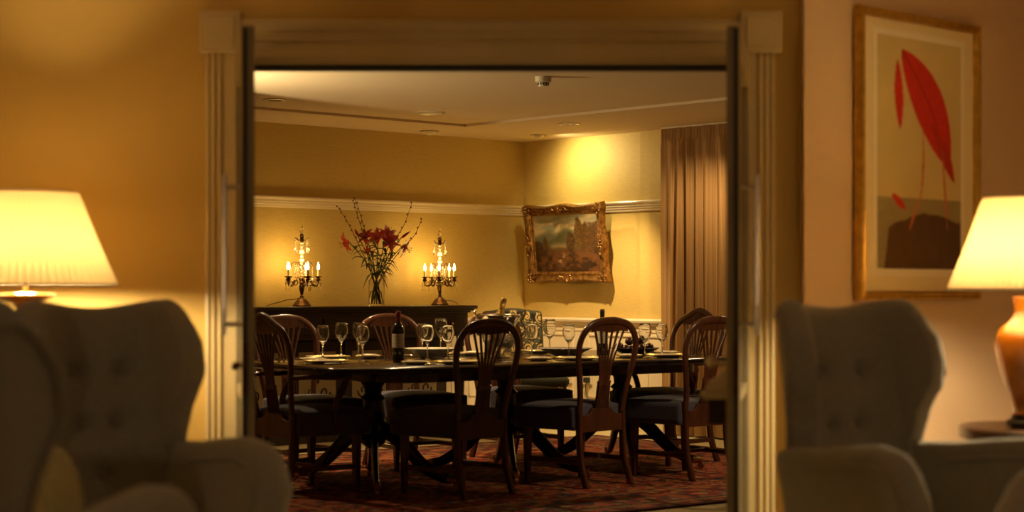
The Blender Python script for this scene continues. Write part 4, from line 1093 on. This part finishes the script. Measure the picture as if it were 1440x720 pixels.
def ceiling_disc(px, py, z, r, nm, label, kind):
    s_ = (403 - py) / (z - 1.2); Y_ = 2450 / s_; X_ = (px - 720) / 2450 * Y_
    t = thing(nm, label, 'ceiling fitting', (X_, Y_, z))
    if kind == 'down':
        MB().shell([(r, 0), (r, -.005), (r * .8, -.008), (r * .72, -.003), (r * .72, 0)], n=28).build('ring', M['steel'], t)
        MB().lathe([(0, -.0015), (r * .72, -.0015), (r * .72, 0), (0, 0)], n=24).build('lamp_glass', M['silver'], t)
    elif kind == 'disc':
        MB().lathe([(0, -.010), (r * .8, -.010), (r, -.004), (r, 0)], n=28).build('cover', M['plastic'], t)
        MB().shell([(r * .86, -.009), (r * .90, -.0105), (r * .94, -.008), (r * .9, -.006)], n=28).build('edge_ring', M['steel'], t)
    elif kind == 'eye':
        MB().shell([(r, 0), (r, -.004), (r * .85, -.007), (r * .80, -.003), (r * .8, 0)], n=28).build('ring', M['steel'], t)
        e_ = MB().ball((0, 0, -.0), r * .62, 20, sz=.72); e_.build('eyeball', M['plastic'], t)
    else:
        MB().lathe([(.052, 0), (.052, -.012), (.050, -.030), (.046, -.034), (.036, -.036), (.033, -.055), (.030, -.062), (0, -.064)][::-1], n=24).build('housing', M['plastic'], t)
        v_ = MB()
        for k_ in range(12):
            a_ = k_ * PI / 6; v_.box((.034 * math.cos(a_), .034 * math.sin(a_), -.045), (.004, .009, .014), rz=a_)
        v_.build('vents', M['blackp'], t, smooth=0)
    return t
ceiling_disc(764, 108, UP, .05, 'smoke_detector', 'white smoke detector hanging from the raised ceiling', 'smoke')
ceiling_disc(799, 174, CEIL, .085, 'downlight', 'recessed downlight in the lowered ceiling border near the curtain', 'down')
ceiling_disc(758, 189.5, CEIL, .075, 'eyeball_spotlight', 'swivel eyeball spotlight in the ceiling above the landscape painting', 'eye')
ceiling_disc(606, 158, UP, .11, 'ceiling_speaker', 'flat round speaker cover in the raised ceiling above the sideboard', 'disc')
ceiling_disc(604, 184, CEIL, .085, 'eyeball_spotlight', 'swivel eyeball spotlight in the ceiling border above the sideboard', 'eye')
ceiling_disc(385, 140, UP, .08, 'downlight', 'recessed downlight at the left of the raised ceiling', 'down')

# ------------------------------------------------------------ framed print on the flanking wall
PW, PH = .865, 1.155
pt0 = ang((1.327 - A0[0]) / .727 + PW / 2, .012)
pr = thing('framed_print', 'tall print of a red leaf over a brown mound in a thin gilt frame', 'picture', (*pt0, 1.146), RZA)
frame_profile(PW, PH, [(0, 0), (0, .026), (.004, .034), (.012, .036), (.018, .030), (.026, .034), (.034, .026), (.036, .012), (.036, 0)], None, 4).build('frame', M['gilt_clean'], pr, smooth=35)
MB().box((0, -.010, PH / 2), (PW - .06, .006, PH - .06)).build('mount', M['mount'], pr, smooth=0)
def leafcol(u, v):
    paper = lin((.80, .72, .50)); c = np.ones(u.shape + (3,)) * paper * (.94 + .12 * fbm(u * 5, v * 8, 2)[..., None])
    W_, H_ = .60, .93; X = u * W_; Z = v * H_
    sea = (v < .31) & (v > .0); c[sea] = (lin((.58, .53, .38)) * (.85 + .3 * fbm(u * 6, v * 60, 5)[..., None]))[sea]
    hill = v < .17 + .06 * np.sin(u * 3.2 - .4) + .02 * fbm(u * 9, u * 0, 3); hill &= (u > .08 + .3 * v)
    c[hill] = (lin((.36, .26, .16)) * (.8 + .4 * fbm(u * 12, v * 14, 7)[..., None]))[hill]
    def blade(x0, z0, x1, z1, wd, col, bend=0):
        t = np.clip(((X - x0) * (x1 - x0) + (Z - z0) * (z1 - z0)) / ((x1 - x0) ** 2 + (z1 - z0) ** 2), 0, 1)
        L0_ = math.hypot(x1 - x0, z1 - z0); nx, nz = -(z1 - z0) / L0_, (x1 - x0) / L0_
        d = (X - x0) * nx + (Z - z0) * nz - bend * np.sin(PI * t); al = ((X - x0) * (x1 - x0) + (Z - z0) * (z1 - z0)) / L0_ ** 2
        w_ = wd * np.sin(PI * np.clip(al, 0, 1)) ** .7
        m_ = (np.abs(d) < w_) & (al > 0) & (al < 1); tex = (.85 + .3 * fbm(X * 60, Z * 60, 9)); vein = np.abs(d) < wd * .05
        c[m_] = (np.array(col) * tex[..., None])[m_]; c[m_ & vein] = np.array(col) * .6
    red = lin((.76, .17, .12)); pink = lin((.76, .42, .30))
    blade(.17, .88, .52, .42, .105, red, .03); blade(.38, .60, .55, .36, .035, red * .8, .01)
    blade(.14, .84, .16, .56, .030, red, 0); blade(.32, .56, .30, .26, .008, pink, .012); blade(.46, .50, .50, .16, .008, pink, .0); blade(.30, .30, .22, .15, .008, pink, 0)
    blade(.10, .30, .20, .24, .018, red, 0)
    return c
MB().box((0, -.0135, PH / 2 + .01), (.655, .002, .985)).build('inner_mount', M['linen'], pr, smooth=0)
m, c = flatgrid(120, 190, lambda u, v: ((u - .5) * .60, np.full_like(u, -.0150), .125 + v * .93), leafcol)
m.build('print_sheet', M['print'], pr, smooth=0, cols=c)

# ------------------------------------------------------------ wing armchairs
def make_wing(label, wool, armwool=None, group='buttoned wing armchairs in the lounge'):
    t = thing('wing_armchair', label, 'armchair', group=group)
    BH = .088; RC = .135
    btn = [(-.080, .93), (.080, .93), (-.055, .765), (.055, .765), (0, .61)]
    # development: s along the U (0 = centre), z height
    def bend(s, z, off):
        """off: offset towards the inside"""
        sg = 1 if s >= 0 else -1; a_ = abs(s); flare = .36 + .12 * (z - .6)
        straight = BH; arc = RC * (PI / 2 - flare)
        if a_ < straight: x, y, nx, ny = a_, 0, 0, 1
        elif a_ < straight + arc:
            q = (a_ - straight) / RC; x = straight + RC * math.sin(q); y = RC * (1 - math.cos(q)); nx, ny = -math.sin(q), math.cos(q)
        else:
            q = PI / 2 - flare; d = a_ - straight - arc; x = straight + RC * math.sin(q) + d * math.cos(q); y = RC * (1 - math.cos(q)) + d * math.sin(q); nx, ny = -math.sin(q), math.cos(q)
        x += nx * off; y += ny * off
        rake = -.16 * (z - .40)
        return (sg * x, -.30 + y + rake, z)
    def wing_len(z): return interp(z, [.30, .55, .64, .72, .82, .92, 1.02, 1.16], [.18, .175, .165, .168, .21, .275, .300, .285])
    def f(u, v, side):
        q = (u - .5) * 2
        zt = 1.094 + .030 * math.sin(PI / 2 * min(1, abs(q) / .70)) ** 2 - .22 * max(0, (abs(q) - .64) / .36) ** 2.6
        z = .32 + (zt - .32) * v
        S = BH + wing_len(z); s = q * S
        off = .042 * side
        if side > 0:
            for bx_, bz_ in btn:
                d2 = ((s - bx_) ** 2 + (z - bz_) ** 2); off -= .030 * math.exp(-d2 / .0009) + .008 * math.exp(-d2 / .006)
            off += .006 * math.exp(-(s / .2) ** 2)
        return bend(s, z, off)
    MB().padded(lambda u, v: f(u, v, 1), lambda u, v: f(u, v, -1), 100, 60, 7).build('winged_back', wool, t, smooth=70)
    for bx_, bz_ in btn: MB().ball(bend(bx_, bz_, .018), .010, 8).build('button', wool, t)
    # piping round the outside of each wing
    for sg in (0, 1):
        pts = []
        for k_ in range(40):
            v = .42 + .58 * min(1, k_ / 28); u = .985 if k_ <= 28 else .985 - .40 * (k_ - 28) / 11
            v = min(v, .985); p = f(u if sg else 1 - u, v, -1.12); pts.append(p)
        MB().tube(pts, .006, 6).build('piping', wool, t)
    for sx in (-1, 1):
        aw = armwool if (armwool and sx > 0) else wool
        def arm(u, v, side):
            y = -.30 + .68 * u
            zt = interp(u, [0, .3, .55, .75, .88, .95, 1], [.665, .680, .702, .715, .705, .680, .625])
            z = .16 + (zt - .16) * v
            splay = .195 + .075 * u + .04 * max(0, (v - .55) / .45) ** 1.5
            if u > .9: z -= .0
            return (sx * (splay + side * .048), y, z)
        am = MB().padded(lambda u, v: arm(u, v, -1), lambda u, v: arm(u, v, 1), 26, 20, 7).build('arm', aw, t, smooth=70)
        pp = [arm(k_ / 16, .97, 1.05) for k_ in range(16)] + [arm(.97, 1 - .06 * k_, 1.05) for k_ in range(1, 15)]
        MB().tube(pp, .0065, 6).build('piping', aw, am)
        pp = [arm(.3 + k_ / 24, .97, -1.05) for k_ in range(16)] + [arm(.97, 1 - .06 * k_, -1.05) for k_ in range(1, 9)]
        MB().tube(pp, .0065, 6).build('piping', aw, am)
    MB().padded(lambda u, v: ((u - .5) * .38, -.20 + .54 * v, .36), lambda u, v: ((u - .5) * .38, -.20 + .56 * v, .46 + .02 * math.sin(PI * u) * math.sin(PI * v)), 16, 16, 6).build('seat_cushion', wool, t, smooth=70)
    b = MB(); b.box((0, .03, .26), (.44, .60, .18)); b.build('seat_base', wool, t, bev=.02)
    for sx in (-1, 1):
        for yy_ in (-.27, .30): MB().lathe([(.014, 0), (.022, .14), (.026, .18)], (sx * .20, yy_, 0), 12).build('leg', M['ebonised'], t)
    return t
def wing_at(o, x, y, face): o.location = (x, y, 0); o.rotation_euler = (0, 0, R(face))
# local forward +y; face = rz of forward direction
wc = make_wing('grey-green buttoned wing armchair below the framed red print', M['wool'])
wing_at(wc, 1.20, 5.19, 180 + 26)
wb = make_wing('olive-grey buttoned wing armchair left of the doorway', M['wool'], M['wool_lit'])
wing_at(wb, -1.13, 5.18, 180 + 29)
wa = dup(wc, 'nearest wing armchair at the far left edge, its outer back turned to us', (0, 0, 0)); wing_at(wa, -1.12, 3.60, -10); wa.scale = (1.02, 1.02, 1.02)
wd_ = make_wing('pale wing armchair at the bottom right corner, only its arm in view', M['wool_pale'])
wing_at(wd_, 1.72, 4.25, 90 + 20)

# ------------------------------------------------------------ table lamps and their tables
def make_lamp(label, jar, z_shade, rb, rt, hs, body):
    t = thing('table_lamp', label, 'lamp', group='pleated shade table lamps in the lounge')
    MB().lathe([(.055, 0), (.075, .004), (.080, .018), (.070, .026), (.060, .030), (.062, .040), (.055, .044)], n=24).build('stand', M['ebonised'], t)
    MB().lathe(body, n=36).build('ceramic_body', M['ceramic'] if jar else M['ceramic'], t, smooth=60)
    zt = body[-1][1]
    MB().tube([(0, 0, zt - .01), (0, 0, z_shade + .08)], .008, 10).build('stem', M['brass'], t)
    n = 120; pf = lambda a, z: 1 + .020 * math.cos(72 * a) 
    MB().shell([(rb, z_shade), (rb * .5 + rt * .5 - .004, z_shade + hs * .5), (rt, z_shade + hs), (rt - .003, z_shade + hs), (rb * .5 + rt * .5 - .007, z_shade + hs * .5), (rb - .003, z_shade)], n=432, mod=pf).build('lamp_shade', M['shade'], t, smooth=80)
    MB().shell([(rb + .003, z_shade - .002), (rb + .004, z_shade + .008), (rb - .006, z_shade + .008), (rb - .006, z_shade - .002)], n=48).build('lower_binding', M['linen'], t)
    MB().shell([(rt + .003, z_shade + hs - .006), (rt + .004, z_shade + hs + .002), (rt - .006, z_shade + hs + .002), (rt - .006, z_shade + hs - .006)], n=48).build('upper_binding', M['linen'], t)
    MB().ball((0, 0, z_shade + hs * .42), .03, 12, sz=1.3).build('bulb', M['bulb_soft'], t)
    return t
M['bulb_soft'] = mat('glowing opal bulb', (1, .8, .5), .5, emit=(1.0, .62, .2), estr=12)
jarb = [(.060, .044), (.052, .055), (.060, .080), (.090, .16), (.112, .24), (.118, .29), (.105, .335), (.075, .365), (.055, .385), (.048, .41), (.052, .44), (.055, .455)]
YR = 6.12; XR = (1447 - 720) / 2450 * YR
lr = make_lamp('lamp with pleated shade and amber ginger-jar base at the right edge', True, .480, .276, .155, .325, jarb)
LTZ = .708
lr.location = (XR, YR, LTZ)
YL = 6.15; XL = (36 - 720) / 2450 * YL
flare = [(.05, .044), (.045, .10), (.055, .20), (.050, .30), (.040, .37), (.030, .42), (.045, .435), (.095, .452), (.105, .462), (.100, .468), (.02, .470)]
ll = make_lamp('lamp with pleated shade at the left edge above the grey armchair', False, .495, .315, .180, .330, flare)
ll.location = (XL, YL, .708)
ll.scale = (1, 1, 1)
light('lamp_left_light', 'POINT', (XL, YL, .708 + .55), 44, (1.0, .76, .42), .05)
light('lamp_right_light', 'POINT', (XR, YR, LTZ + .56), 66, (1.0, .77, .44), .05)

def side_table(label, x, y, h, r, wood, ht=.06):
    t = thing('side_table', label, 'table', (x, y, 0))
    MB().lathe([(0, h - .046), (r - .01, h - .046), (r, h - .040), (r, h - .006), (r - .006, h), (0, h)], n=48).build('tabletop', wood, t, smooth=40)
    MB().lathe([(r - .055, h - ht - .03), (r - .05, h - ht - .03), (r - .05, h - .047), (r - .055, h - .047)], n=48).build('apron', wood, t, smooth=40)
    for k_ in range(4):
        a_ = PI / 4 + k_ * PI / 2; MB().tube([((r - .06) * math.cos(a_), (r - .06) * math.sin(a_), h - .02), ((r - .04) * math.cos(a_), (r - .04) * math.sin(a_), 0)], [.018, .011], 8).build('leg', wood, t)
    return t
side_table('round dark walnut side table carrying the right-hand lamp', XR + .05, YR + .02, LTZ, .285, M['darkbrown'])
side_table('round dark walnut side table carrying the left-hand lamp', XL, YL, .708, .28, M['darkbrown'])
